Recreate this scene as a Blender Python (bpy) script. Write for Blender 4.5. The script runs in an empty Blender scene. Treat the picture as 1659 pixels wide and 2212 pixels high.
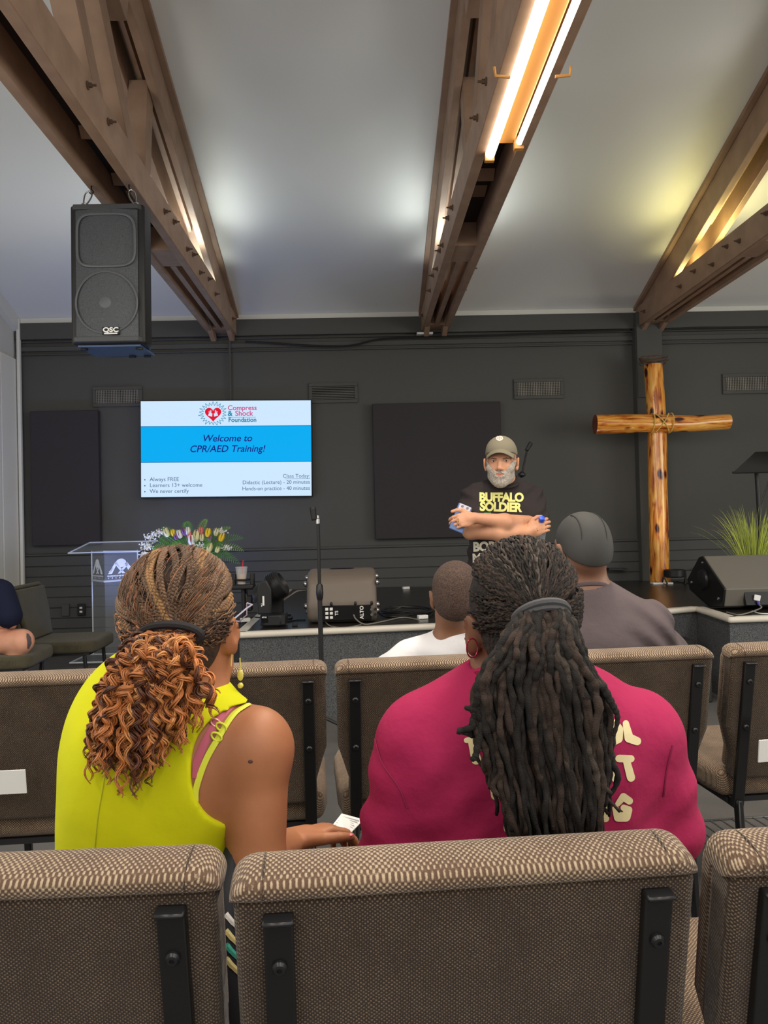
import bpy, bmesh, random
import numpy as np
from math import *
from mathutils import Vector, Matrix
from mathutils.bvhtree import BVHTree

# ------------------------------------------------------------------ camera, world, lights, exposure
S = bpy.context.scene
FPX = 1661.0                       # focal length in pixels of the 1659 px wide frame
CAMH = 1.23
_ps, _th, _ph = radians(1.5), radians(.83), radians(1.4)
cf = np.array([sin(_ps)*cos(_th), cos(_ps)*cos(_th), sin(_th)])
_r0 = np.array([cos(_ps), -sin(_ps), 0.]); _u0 = np.cross(_r0, cf)
cr = _r0*cos(_ph)-_u0*sin(_ph); cu = _u0*cos(_ph)+_r0*sin(_ph)
CAM = np.array([0, 0, CAMH])
def ray(px, py): return cf+cr*(px-829.5)/FPX-cu*(py-1106)/FPX
def P(px, py, Y): d = ray(px, py); return CAM+d*Y/d[1]
def PZ(px, py, Z): d = ray(px, py); return CAM+d*(Z-CAMH)/d[2]
def PX(px, py, X): d = ray(px, py); return CAM+d*X/d[0]
cd = bpy.data.cameras.new('camera'); cam = bpy.data.objects.new('camera', cd)
S.collection.objects.link(cam); S.camera = cam
cam.matrix_world = Matrix([[cr[0], cu[0], -cf[0], 0], [cr[1], cu[1], -cf[1], 0], [cr[2], cu[2], -cf[2], CAMH], [0, 0, 0, 1]])
cd.sensor_fit = 'HORIZONTAL'; cd.sensor_width = 36; cd.lens = 36*FPX/1659; cd.clip_start = .02; cd.clip_end = 60
S.view_settings.view_transform = 'Standard'; S.view_settings.look = 'None'
S.view_settings.gamma = 1; S.view_settings.exposure = 0.22; S.view_settings.use_curve_mapping = False
w = bpy.data.worlds.new('world'); S.world = w; w.use_nodes = True
w.node_tree.nodes['Background'].inputs[0].default_value = (1, .985, .96, 1)
w.node_tree.nodes['Background'].inputs[1].default_value = .85
def area(name, loc, target, sx, sy, power, col, spread=180):
    l = bpy.data.lights.new(name, 'AREA'); l.shape = 'RECTANGLE'; l.size = sx; l.size_y = sy
    l.energy = power; l.color = col; l.spread = radians(spread)
    o = bpy.data.objects.new(name, l); S.collection.objects.link(o)
    o.location = loc; o.rotation_euler = (Vector(target)-Vector(loc)).to_track_quat('-Z', 'Y').to_euler()
    return o
def spot(name, loc, target, power, col, ang=100, blend=1, r=.06):
    l = bpy.data.lights.new(name, 'SPOT'); l.energy = power; l.color = col; l.spot_size = radians(ang)
    l.spot_blend = blend; l.shadow_soft_size = r
    o = bpy.data.objects.new(name, l); S.collection.objects.link(o)
    o.location = loc; o.rotation_euler = (Vector(target)-Vector(loc)).to_track_quat('-Z', 'Y').to_euler()
    return o
WARM = (1, .86, .70); COOL = (.93, 1, .93); YEL = (1, .88, .34)
# the rows of tube lamps under the trusses over the seats (behind the camera too)
for i, x in enumerate((-1.42, .79, 3.07)):
    area('truss_tube_light', (x, .4, 3.15), (x, .4, 0), .2, 4.6, 62, (1, .93, .84))
    area('truss_tube_light', (x, -2.2, 3.1), (x+.01, 0, 2.0), .2, 1.6, 12, (1, .93, .84))
# up-lamps standing on the lower chords near the stage wall
for x, col, pw in ((-1.42, COOL, 30), (.79, COOL, 34), (3.07, YEL, 44)):
    for s in (-1, 1):
        for yy in (6.5, 7.05): spot('truss_up_light', (x+s*.05, yy, 3.46), (x+s*.34, yy-.22, 4.1), pw*.56, col, 150, 1, .14)
area('stage_wash', (-2.3, 6.5, .25), (-1.7, 5.9, 3.2), .3, .3, 5, (.25, .42, 1))
spot('wall_wash', (-1.9, 6.6, .5), (-1.9, 8.1, 2.2), 34, (.34, .44, 1), 130, 1, .1)
area('cove_light', (-3.42, 6.3, 2.95), (-3.5, 6.3, 4), .08, 2.8, 2.5, (1, 1, .95))
# added side fills for the ceiling, set where unseen windows would be
area('side_fill_right', (6.5, 3.6, 1.9), (0, 4.6, 2.2), 6, 2.2, 185, (1, .97, .88))
area('side_fill_left', (-3.5, 2.6, 1.9), (0, 4.2, 2.1), 3.6, 2.0, 62, (1, .97, .88))

# ------------------------------------------------------------------ helpers
def lin(c):
    c = [v/255 for v in c]
    return tuple((v/12.92 if v <= .04045 else ((v+.055)/1.055)**2.4) for v in c)+(1,)
MATS = {}
def mat(name, col, rough=.6, metal=0., noise=None, bump=None, emit=None, spec=.5, coat=0, trans=0, ior=1.45, sss=0, alpha=1):
    """noise=(scale, colour2, detail) ; bump=(scale, strength, distance)"""
    if name in MATS: return MATS[name]
    m = bpy.data.materials.new(name); m.use_nodes = True; nt = m.node_tree; b = nt.nodes['Principled BSDF']
    b.inputs['Base Color'].default_value = lin(col); b.inputs['Roughness'].default_value = rough
    b.inputs['Metallic'].default_value = metal; b.inputs['Specular IOR Level'].default_value = spec
    b.inputs['Coat Weight'].default_value = coat; b.inputs['Transmission Weight'].default_value = trans
    b.inputs['IOR'].default_value = ior; b.inputs['Alpha'].default_value = alpha
    if sss: b.inputs['Subsurface Weight'].default_value = sss; b.inputs['Subsurface Radius'].default_value = (.01, .004, .002)
    tc = nt.nodes.new('ShaderNodeTexCoord')
    if noise:
        n = nt.nodes.new('ShaderNodeTexNoise'); n.inputs['Scale'].default_value = noise[0]; n.inputs['Detail'].default_value = noise[2] if len(noise) > 2 else 4
        nt.links.new(tc.outputs['Object'], n.inputs['Vector'])
        r = nt.nodes.new('ShaderNodeValToRGB'); r.color_ramp.elements[0].position = .38; r.color_ramp.elements[1].position = .62
        r.color_ramp.elements[0].color = lin(col); r.color_ramp.elements[1].color = lin(noise[1])
        nt.links.new(n.outputs['Fac'], r.inputs[0]); nt.links.new(r.outputs[0], b.inputs['Base Color'])
    if bump:
        n = nt.nodes.new('ShaderNodeTexNoise'); n.inputs['Scale'].default_value = bump[0]; n.inputs['Detail'].default_value = 5
        nt.links.new(tc.outputs['Object'], n.inputs['Vector'])
        bp = nt.nodes.new('ShaderNodeBump'); bp.inputs['Strength'].default_value = bump[1]; bp.inputs['Distance'].default_value = bump[2]
        nt.links.new(n.outputs['Fac'], bp.inputs['Height']); nt.links.new(bp.outputs[0], b.inputs['Normal'])
    if emit:
        b.inputs['Emission Color'].default_value = lin(emit[0]); b.inputs['Emission Strength'].default_value = emit[1]
    MATS[name] = m; return m
def math_node(nt, op, a, b=None, c=None):
    n = nt.nodes.new('ShaderNodeMath'); n.operation = op
    for i, v in enumerate((a, b, c)):
        if v is None: continue
        if isinstance(v, (int, float)): n.inputs[i].default_value = v
        else: nt.links.new(v, n.inputs[i])
    return n.outputs[0]
def weave(name, light, dark, share, per=.0088, warp=.15):
    """basket weave fabric: light threads on a dark ground, in object space"""
    m = bpy.data.materials.new(name); m.use_nodes = True; nt = m.node_tree; b = nt.nodes['Principled BSDF']
    b.inputs['Roughness'].default_value = .95; b.inputs['Specular IOR Level'].default_value = .15
    b.inputs['Sheen Weight'].default_value = .15
    tc = nt.nodes.new('ShaderNodeTexCoord')
    no = nt.nodes.new('ShaderNodeTexNoise'); no.inputs['Scale'].default_value = 60; nt.links.new(tc.outputs['Object'], no.inputs['Vector'])
    wp = nt.nodes.new('ShaderNodeVectorMath'); wp.operation = 'MULTIPLY_ADD'; nt.links.new(no.outputs['Color'], wp.inputs[0])
    wp.inputs[1].default_value = (per*warp*2,)*3; nt.links.new(tc.outputs['Object'], wp.inputs[2])
    sx = nt.nodes.new('ShaderNodeSeparateXYZ'); nt.links.new(wp.outputs[0], sx.inputs[0])
    k = 2*pi/per
    a = math_node(nt, 'SINE', math_node(nt, 'MULTIPLY', sx.outputs[0], k))
    zz = math_node(nt, 'SUBTRACT', sx.outputs[2], sx.outputs[1])
    c = math_node(nt, 'SINE', math_node(nt, 'MULTIPLY', zz, k))
    v = math_node(nt, 'MULTIPLY', a, c)
    n2 = nt.nodes.new('ShaderNodeTexNoise'); n2.inputs['Scale'].default_value = 420; n2.inputs['Detail'].default_value = 2
    nt.links.new(tc.outputs['Object'], n2.inputs['Vector'])
    n3 = nt.nodes.new('ShaderNodeTexNoise'); n3.inputs['Scale'].default_value = 14; nt.links.new(tc.outputs['Object'], n3.inputs['Vector'])
    vv = math_node(nt, 'ADD', v, math_node(nt, 'MULTIPLY_ADD', n2.outputs['Fac'], 1.5, -.75+share))
    vv = math_node(nt, 'ADD', vv, math_node(nt, 'MULTIPLY_ADD', n3.outputs['Fac'], .8, -.4))
    r = nt.nodes.new('ShaderNodeValToRGB'); r.color_ramp.elements[0].position = .05; r.color_ramp.elements[1].position = .75
    r.color_ramp.elements[0].color = lin(dark); r.color_ramp.elements[1].color = lin(light)
    nt.links.new(vv, r.inputs[0]); nt.links.new(r.outputs[0], b.inputs['Base Color'])
    bp = nt.nodes.new('ShaderNodeBump'); bp.inputs['Strength'].default_value = .6; bp.inputs['Distance'].default_value = .0015
    nt.links.new(v, bp.inputs['Height']); nt.links.new(bp.outputs[0], b.inputs['Normal'])
    MATS[name] = m; return m

COL = S.collection
WL = {}
def tag(o, label=None, cat=None, group=None, kind=None):
    if label: o['label'] = label
    if cat: o['category'] = cat
    if group: o['group'] = group
    if kind: o['kind'] = kind
    return o
def root(name, loc, label, cat, group=None):
    o = bpy.data.objects.new(name, None); o.empty_display_size = .1; COL.objects.link(o)
    o.location = tuple(loc); WL[o.name] = np.array(loc, float); tag(o, label, cat, group); return o
def sharpen(me, ang):
    bm = bmesh.new(); bm.from_mesh(me)
    for f in bm.faces: f.smooth = True
    for e in bm.edges:
        if len(e.link_faces) != 2 or e.calc_face_angle(0) > ang: e.smooth = False
    bm.to_mesh(me); bm.free()
def mesh(name, V, Fc, m, parent=None, smooth=35, col=None, bev=None, mi=None, recalc=True):
    V = np.asarray(V, float)
    org = WL[parent.name] if parent is not None else (V.min(0)+V.max(0))/2*np.array([1, 1, 0])+np.array([0, 0, V[:, 2].min()])
    me = bpy.data.meshes.new(name); me.from_pydata((V-org).tolist(), [], Fc if isinstance(Fc, list) else Fc.tolist())
    for x in (m if isinstance(m, (list, tuple)) else [m]): me.materials.append(x)
    if mi is not None: me.polygons.foreach_set('material_index', mi)
    if recalc and len(me.polygons) < 60000:
        bm = bmesh.new(); bm.from_mesh(me); bmesh.ops.recalc_face_normals(bm, faces=bm.faces[:]); bm.to_mesh(me); bm.free()
    if smooth == 'all': me.polygons.foreach_set('use_smooth', [True]*len(me.polygons))
    elif smooth: sharpen(me, radians(smooth))
    if col is not None:
        ca = me.color_attributes.new('Col', 'FLOAT_COLOR', 'POINT')
        c = np.ones((len(V), 4)); c[:, :3] = col; ca.data.foreach_set('color', c.ravel())
    me.update()
    o = bpy.data.objects.new(name, me); COL.objects.link(o)
    if parent is not None: o.parent = parent; WL[o.name] = org
    else: o.location = org.tolist(); WL[o.name] = org
    if bev: 
        b = o.modifiers.new('bevel', 'BEVEL'); b.width = bev[0]; b.segments = bev[1]; b.limit_method = 'ANGLE'
    return o
def Rz(a): c, s = cos(a), sin(a); return np.array([[c, -s, 0], [s, c, 0], [0, 0, 1.]])
def Rx(a): c, s = cos(a), sin(a); return np.array([[1., 0, 0], [0, c, -s], [0, s, c]])
def Ry(a): c, s = cos(a), sin(a); return np.array([[c, 0, s], [0, 1., 0], [-s, 0, c]])
def nrm(v): v = np.asarray(v, float); return v/np.linalg.norm(v)
class MB:
    def __init__(s): s.V = []; s.F = []; s.M = []; s.n = 0; s.C = []
    def add(s, V, Fc, mi=0, c=None):
        V = np.asarray(V, float); s.V.append(V)
        s.F += [tuple(int(i)+s.n for i in f) for f in Fc]; s.M += [mi]*len(Fc); s.n += len(V)
        if c is not None: s.C.append(np.broadcast_to(np.asarray(c, float), (len(V), 3)))
        return s
    def box(s, c, d, R=None, mi=0):
        d = np.array(d)/2; v = np.array([[x, y, z] for x in (-1, 1) for y in (-1, 1) for z in (-1, 1)])*d
        if R is not None: v = v@np.array(R).T
        return s.add(v+np.array(c), [(0, 1, 3, 2), (4, 6, 7, 5), (0, 4, 5, 1), (2, 3, 7, 6), (0, 2, 6, 4), (1, 5, 7, 3)], mi)
    def bar(s, a, b, w, h, up=(0, 0, 1), mi=0):
        a = np.array(a, float); b = np.array(b, float); t = nrm(b-a); x = nrm(np.cross(t, up)); z = np.cross(x, t)
        v = [p+x*i*w/2+z*j*h/2 for p in (a, b) for i, j in ((-1, -1), (1, -1), (1, 1), (-1, 1))]
        return s.add(v, [(0, 1, 2, 3), (7, 6, 5, 4), (0, 4, 5, 1), (1, 5, 6, 2), (2, 6, 7, 3), (3, 7, 4, 0)], mi)
    def prism(s, poly, o, ex, ey, ed, mi=0):
        o = np.array(o, float); ex, ey, ed = map(lambda q: np.array(q, float), (ex, ey, ed)); n = len(poly)
        v = [o+ex*x+ey*y for x, y in poly]+[o+ex*x+ey*y+ed for x, y in poly]
        return s.add(v, [tuple(range(n)), tuple(range(2*n-1, n-1, -1))]+[(i, (i+1) % n, n+(i+1) % n, n+i) for i in range(n)], mi)
    def tube(s, pts, r, n=8, mi=0, cap=True, c=None, flat=1.):
        pts = np.asarray(pts, float); m = len(pts); r = np.broadcast_to(np.asarray(r, float), (m,))
        T = np.gradient(pts, axis=0); T /= np.linalg.norm(T, axis=1)[:, None]+1e-12
        ref = np.array([0, 0, 1.]) if abs(T[0][2]) < .9 else np.array([1., 0, 0])
        N = nrm(np.cross(T[0], ref)); V = []
        a = np.arange(n)*2*pi/n; ca, sa = np.cos(a)[:, None], np.sin(a)[:, None]
        for i in range(m):
            N = N-T[i]*(N@T[i]); N = N/(np.linalg.norm(N)+1e-12); B = np.cross(T[i], N)
            V.append(pts[i]+r[i]*(ca*N+flat*sa*B))
        V = np.concatenate(V)
        Fc = [(i*n+j, i*n+(j+1) % n, (i+1)*n+(j+1) % n, (i+1)*n+j) for i in range(m-1) for j in range(n)]
        if cap: Fc += [tuple(range(n-1, -1, -1)), tuple((m-1)*n+j for j in range(n))]
        if c is not None: c = np.repeat(np.broadcast_to(np.asarray(c, float), (m, 3)), n, axis=0)
        return s.add(V, Fc, mi, c)
    def lathe(s, prof, c, axis=(0, 0, 1), n=24, mi=0, sx=1., sy=1.):
        az = nrm(axis); ref = np.array([1., 0, 0]) if abs(az[0]) < .9 else np.array([0, 1., 0])
        ay = nrm(np.cross(az, ref)); ax = np.cross(ay, az); c = np.array(c, float); m = len(prof)
        V = [c+ax*sx*r*cos(t)+ay*sy*r*sin(t)+az*z for r, z in prof for t in np.arange(n)*2*pi/n]
        Fc = [(i*n+j, i*n+(j+1) % n, (i+1)*n+(j+1) % n, (i+1)*n+j) for i in range(m-1) for j in range(n)]
        Fc += [tuple(range(n)), tuple((m-1)*n+j for j in range(n-1, -1, -1))]
        return s.add(V, Fc, mi)
    def ball(s, c, r, n=12, mi=0, R=None, col=None):
        r = np.broadcast_to(np.asarray(r, float), (3,)); m = n//2+1
        V = [np.array([sin(a)*cos(b), sin(a)*sin(b), cos(a)]) for a in np.linspace(.001, pi-.001, m) for b in np.arange(n)*2*pi/n]
        V = np.array(V)*r
        if R is not None: V = V@np.array(R).T
        Fc = [(i*n+j, i*n+(j+1) % n, (i+1)*n+(j+1) % n, (i+1)*n+j) for i in range(m-1) for j in range(n)]
        return s.add(V+np.array(c), Fc, mi, col)
    def build(s, name, m, parent=None, smooth=35, bev=None, recalc=True):
        return mesh(name, np.concatenate(s.V), s.F, m, parent, smooth, np.concatenate(s.C) if s.C else None, bev, s.M if isinstance(m, (list, tuple)) else None, recalc)
def one(name, m, parent, fn, *a, smooth=35, bev=None, **k):
    b = MB(); getattr(b, fn)(*a, **k); return b.build(name, m, parent, smooth, bev)
def bez(P0, P1, P2, P3, n):
    t = np.linspace(0, 1, n)[:, None]
    return (1-t)**3*np.array(P0)+3*(1-t)**2*t*np.array(P1)+3*(1-t)*t*t*np.array(P2)+t**3*np.array(P3)
def spline(pts, n):
    pts = np.array(pts, float); m = len(pts); e = np.vstack([2*pts[0]-pts[1], pts, 2*pts[-1]-pts[-2]]); out = []
    for u in np.linspace(0, m-1-1e-6, n):
        i = int(u); t = u-i; a, b, c, d = e[i], e[i+1], e[i+2], e[i+3]
        out.append(.5*((2*b)+(-a+c)*t+(2*a-5*b+4*c-d)*t*t+(-a+3*b-3*c+d)*t**3))
    return np.array(out)
def text_mesh(s, size, bold=0, shear=0, align='CENTER', extrude=0, space=1, line=1):
    cu_ = bpy.data.curves.new('t', 'FONT'); cu_.body = s; cu_.size = size; cu_.offset = bold; cu_.shear = shear; cu_.align_x = align
    cu_.extrude = extrude; cu_.space_character = space; cu_.resolution_u = 4; cu_.space_line = line
    o = bpy.data.objects.new('t', cu_); COL.objects.link(o); dg = bpy.context.evaluated_depsgraph_get(); dg.update()
    me = bpy.data.meshes.new_from_object(o.evaluated_get(dg)); bpy.data.objects.remove(o); return me
def text_at(mb, s, size, o, ex, ey, bold=0, shear=0, align='CENTER', mi=0, off=None, space=1):
    """lettering in the plane through o spanned by ex, ey"""
    me = text_mesh(s, size, bold, shear, align, 0, space)
    o = np.array(o, float); V = [o+np.array(ex)*v.co.x+np.array(ey)*v.co.y for v in me.vertices]
    if V: mb.add(V, [tuple(p.vertices) for p in me.polygons], mi)
    bpy.data.meshes.remove(me)
def bvh_of(objs):
    V = []; Fc = []
    for o in objs:
        n = len(V); wl = Vector(WL[o.name]); V += [v.co+wl for v in o.data.vertices]; Fc += [[i+n for i in p.vertices] for p in o.data.polygons]
    return BVHTree.FromPolygons(V, Fc)
def cast(bvh, p, d, off=.0015):
    """drop p along d on to a surface, lifted by off"""
    h = bvh.ray_cast(Vector(p), Vector(d), 3.)
    if h[0] is None: return None
    n = h[1]; n = -n if n.dot(Vector(d)) > 0 else n
    return np.array(h[0]+n*off)
def print_on(name, me_or_poly, bvh, o, ex, ey, d, m, parent, cell=.012, off=.0015):
    """lay flat lettering or a patch on a curved surface, following it"""
    bm = bmesh.new()
    if isinstance(me_or_poly, list):
        for pl in me_or_poly:
            bm.faces.new([bm.verts.new((x, y, 0)) for x, y in pl])
    else: bm.from_mesh(me_or_poly)
    xs = [v.co.x for v in bm.verts]; ys = [v.co.y for v in bm.verts]
    for ax, lo, hi in ((0, min(xs), max(xs)), (1, min(ys), max(ys))):
        q = lo+cell
        while q < hi:
            co = [0, 0, 0]; co[ax] = q; no = [0, 0, 0]; no[ax] = 1
            bmesh.ops.bisect_plane(bm, geom=bm.verts[:]+bm.edges[:]+bm.faces[:], plane_co=co, plane_no=no, dist=1e-6); q += cell
    o = np.array(o, float); bad = []
    for v in bm.verts:
        q = cast(bvh, o+np.array(ex)*v.co.x+np.array(ey)*v.co.y, d, off)
        if q is None: bad.append(v)
        else: v.co = Vector(q)
    bmesh.ops.delete(bm, geom=bad, context='VERTS')
    V = [tuple(v.co) for v in bm.verts]; bm.verts.index_update(); Fc = [[v.index for v in f.verts] for f in bm.faces]; bm.free()
    return mesh(name, V, Fc, m, parent, 'all', recalc=False) if Fc else None
# ---- soft bodies: smooth union of round cones and ellipsoids, meshed with surface nets
def segd(X, Y, Z, a, b, ra, rb):
    a = np.array(a, np.float32); b = np.array(b, np.float32); d = b-a; L = float(d@d)+1e-12
    x, y, z = X-a[0], Y-a[1], Z-a[2]; t = np.clip((x*d[0]+y*d[1]+z*d[2])/L, 0, 1)
    return np.sqrt((x-t*d[0])**2+(y-t*d[1])**2+(z-t*d[2])**2)-(ra+(rb-ra)*t)
def elld(X, Y, Z, c, r, R):
    x, y, z = X-c[0], Y-c[1], Z-c[2]
    if R is not None: x, y, z = (x*R[0][0]+y*R[1][0]+z*R[2][0], x*R[0][1]+y*R[1][1]+z*R[2][1], x*R[0][2]+y*R[1][2]+z*R[2][2])
    k0 = np.sqrt((x/r[0])**2+(y/r[1])**2+(z/r[2])**2); k1 = np.sqrt((x/r[0]**2)**2+(y/r[1]**2)**2+(z/r[2]**2)**2)+1e-9
    return k0*(k0-1)/k1
def cap(a, b, ra, rb=None, k=.02): return ('c', np.array(a, float), np.array(b, float), ra, ra if rb is None else rb, k)
def ell(c, r, R=None, k=.02): return ('e', np.array(c, float), np.array(r, float), R, k)
def sub(p): return ('-',)+p
def bb(p):
    if p[0] == 'c': m = max(p[3], p[4]); return np.minimum(p[1], p[2])-m, np.maximum(p[1], p[2])+m
    m = max(p[2]); return p[1]-m, p[1]+m
def nets(prims, h, name, m, parent, inf=0, cuts=(), disp=None, zs=None, col=None, crop=None, smooth='all'):
    pos = [p for p in prims if p[0] != '-']
    lo = np.min([bb(p)[0] for p in pos], 0)-inf-3*h; hi = np.max([bb(p)[1] for p in pos], 0)+inf+3*h
    if crop is not None: lo = np.maximum(lo, crop[0]); hi = np.minimum(hi, crop[1])
    ax = [np.arange(lo[i], hi[i]+h, h, dtype=np.float32) for i in range(3)]
    if zs: ax[2] = np.concatenate([np.arange(lo[2], zs, h*3, dtype=np.float32), np.arange(zs, hi[2]+h, h, dtype=np.float32)])
    V = np.full([len(a) for a in ax], .5, np.float32)
    for p in prims:
        neg = p[0] == '-'; q = p[1:] if neg else p; k = q[-1]; mg = k+4*h*(3 if zs else 1)+inf
        a, b = bb(q); sl = tuple(slice(max(0, np.searchsorted(ax[i], a[i]-mg)-1), np.searchsorted(ax[i], b[i]+mg)+1) for i in range(3))
        X, Y, Z = np.meshgrid(*[ax[i][sl[i]] for i in range(3)], indexing='ij', sparse=True)
        if X.size == 0 or Y.size == 0 or Z.size == 0: continue
        d = segd(X, Y, Z, *q[1:5]) if q[0] == 'c' else elld(X, Y, Z, *q[1:4])
        v = V[sl]
        if neg: d = -d; hh = np.clip(.5-.5*(v-d)/k, 0, 1); V[sl] = v*(1-hh)+d*hh+k*hh*(1-hh)
        else: d = d-inf; hh = np.clip(.5+.5*(v-d)/k, 0, 1); V[sl] = v*(1-hh)+d*hh-k*hh*(1-hh)
    X, Y, Z = np.meshgrid(*ax, indexing='ij', sparse=True)
    if disp: V += disp(X, Y, Z).astype(np.float32)
    for c in cuts: V = np.maximum(V, c(X, Y, Z).astype(np.float32))
    if crop is not None:
        V[0] = V[-1] = .1; V[:, 0] = V[:, -1] = .1; V[:, :, 0] = V[:, :, -1] = .1
    I = V < 0; n = np.array(V.shape); cnt = np.zeros(n-1, np.int8)
    co = [(i, j, k) for i in (0, 1) for j in (0, 1) for k in (0, 1)]
    for i, j, k in co: cnt += I[i:n[0]-1+i, j:n[1]-1+j, k:n[2]-1+k]
    act = np.argwhere((cnt > 0) & (cnt < 8)); idx = np.full(n-1, -1, np.int32); idx[tuple(act.T)] = np.arange(len(act))
    pos_ = np.zeros((len(act), 3)); w_ = np.zeros(len(act))
    for a in range(3):
        for c in co:
            if c[a]: continue
            p0 = act+np.array(c); e = np.zeros(3, int); e[a] = 1; p1 = p0+e
            v0 = V[tuple(p0.T)]; v1 = V[tuple(p1.T)]; s = (v0 < 0) != (v1 < 0)
            t = np.where(s, v0/(v0-v1+1e-12), 0); q = np.stack([ax[i][p0[:, i]] for i in range(3)], 1).astype(float)
            q[:, a] += t*(ax[a][p1[:, a]]-ax[a][p0[:, a]]); pos_ += q*s[:, None]; w_ += s
    pos_ /= w_[:, None]; Fc = []
    for a in range(3):
        b, c = (a+1) % 3, (a+2) % 3; sl0 = [slice(None)]*3; sl1 = [slice(None)]*3; sl0[a] = slice(0, n[a]-1); sl1[a] = slice(1, n[a])
        ch = I[tuple(sl0)] != I[tuple(sl1)]; E = np.argwhere(ch); ok = (E[:, b] > 0) & (E[:, c] > 0) & (E[:, b] < n[b]-1) & (E[:, c] < n[c]-1); E = E[ok]
        ins = I[tuple(E.T)]; eb = np.zeros(3, int); eb[b] = 1; ec = np.zeros(3, int); ec[c] = 1
        q = np.stack([idx[tuple((E-eb-ec).T)], idx[tuple((E-ec).T)], idx[tuple(E.T)], idx[tuple((E-eb).T)]], 1)
        q[~ins] = q[~ins][:, ::-1]; Fc.append(q)
    Fc = np.concatenate(Fc)
    return mesh(name, pos_, Fc, m, parent, smooth, col=None if col is None else col(pos_), recalc=False)
def wob(x, y, z, f, s=0):
    return np.sin(f*x+1.3*np.sin(f*.7*y+s)+s)*np.sin(f*.9*y+1.1*np.sin(f*.8*z+2*s))*np.sin(f*.85*z+1.2*np.sin(f*.6*x+s*.5)+s*1.7)
# ------------------------------------------------------------------ materials
black_paint = mat('black_wall_paint', (84, 84, 82), .75, bump=(90, .25, .002), spec=.3)
black_ship = mat('black_board_paint', (76, 77, 77), .6, bump=(60, .2, .002), spec=.35)
white_paint = mat('white_paint', (205, 204, 200), .7, bump=(40, .1, .002), spec=.25)
ceil_paint = mat('ceiling_paint', (232, 233, 232), .8, bump=(25, .12, .003), spec=.2)
white_trim = mat('white_trim', (222, 222, 216), .45)
truss_wood = mat('brown_painted_wood', (162, 133, 112), .55, noise=(7, (150, 122, 102), 6), bump=(30, .15, .002), spec=.35)
bolt_m = mat('bolt_brown', (98, 76, 60), .5)
carpet_m = mat('grey_carpet', (64, 66, 68), .95, noise=(160, (98, 100, 102), 3), bump=(300, .6, .003), spec=.1)
floor_m = mat('floor_grey', (92, 90, 88), .6, noise=(5, (84, 83, 82), 4), bump=(120, .2, .001), spec=.3)
stage_top_m = mat('stage_black_vinyl', (40, 37, 35), .28, bump=(30, .08, .002), spec=.6)
nosing_m = mat('white_nosing', (208, 202, 190), .4)
panel_m = mat('acoustic_fabric', (64, 61, 64), .95, bump=(400, .3, .001), spec=.1)
vent_m = mat('vent_slats', (128, 125, 118), .5)
vent_dark = mat('vent_dark', (22, 22, 22), .8)
blk = mat('black_plastic', (34, 34, 35), .45, spec=.4)
blk_soft = mat('black_satin', (28, 28, 30), .35, spec=.5)
blk_metal = mat('black_metal', (20, 20, 21), .3, spec=.6)
chrome = mat('bright_steel', (190, 190, 190), .25, metal=1)
white_pl = mat('white_plastic', (225, 225, 222), .4)
# ------------------------------------------------------------------ the room
WY = 8.1; LX = -3.585; RX = 6.6; CZ = 3.44; SL = tan(radians(18.4)); RY = 2.2
def cz(y): return CZ+SL*(WY-y)
def st(o): return tag(o, kind='structure')
st(one('floor', floor_m, None, 'box', (1.5, 2.3, -.05), (10.4, 11.9, .1)))
b = MB(); b.box((1.5, WY+.08, 1.72), (10.5, .16, 3.6))
st(b.build('wall_back', black_paint))
b = MB(); b.prism([(-3.5, 0), (WY, 0), (WY, CZ), (RY, cz(RY)), (-3.5, cz(RY)-SL*(RY+3.5))], (LX-.12, 0, 0), (0, 1, 0), (0, 0, 1), (.12, 0, 0))
st(b.build('wall_left', white_paint))
b = MB(); b.prism([(-3.5, 0), (WY, 0), (WY, CZ), (RY, cz(RY)), (-3.5, cz(RY)-SL*(RY+3.5))], (RX, 0, 0), (0, 1, 0), (0, 0, 1), (.12, 0, 0))
st(b.build('wall_right', white_paint))
b = MB(); yb = -3.5; zb = cz(RY)-SL*(RY-yb)
b.prism([(WY+.3, CZ-.3*SL), (RY, cz(RY)), (yb, zb), (yb, zb+.12), (RY, cz(RY)+.12), (WY+.3, CZ-.3*SL+.12)], (LX-.12, 0, 0), (0, 1, 0), (0, 0, 1), (10.4, 0, 0))
st(b.build('ceiling', ceil_paint))
# white cornice strip under the ceiling and rake trim on the left wall
b = MB(); b.box((1.5, WY-.02, CZ-.015), (10.2, .04, .05)); st(b.build('trim_1', white_trim))
b = MB(); b.bar((LX+.03, WY, CZ-.06), (LX+.03, RY, cz(RY)-.06), .06, .16); st(b.build('trim_2', white_trim))
b = MB(); b.box((LX+.05, WY-.06, CZ/2), (.035, .05, CZ)); st(b.build('trim_3', white_trim, bev=(.01, 2)))
# the black beam and picture rails under the cornice
b = MB(); b.box((1.5, WY-.03, CZ-.13), (10.15, .06, .17)); b.box((1.5, WY-.015, 3.13), (10.15, .03, .05)); b.box((1.5, WY-.02, 3.2), (10.15, .04, .012)); b.box((1.5, WY-.02, 3.07), (10.15, .035, .014))
st(b.build('trim_4', black_paint, bev=(.004, 1)))
# boarded wainscot
b = MB(); b.box((1.5, WY-.006, .5), (10.16, .012, 1.0))
for k in range(9): b.box((1.5, WY-.016, .055+.108*k), (10.14, .022, .1005))
b.box((1.5, WY-.02, .985), (10.14, .03, .02))
st(b.build('trim_5', black_ship, bev=(.003, 1)))
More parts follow.
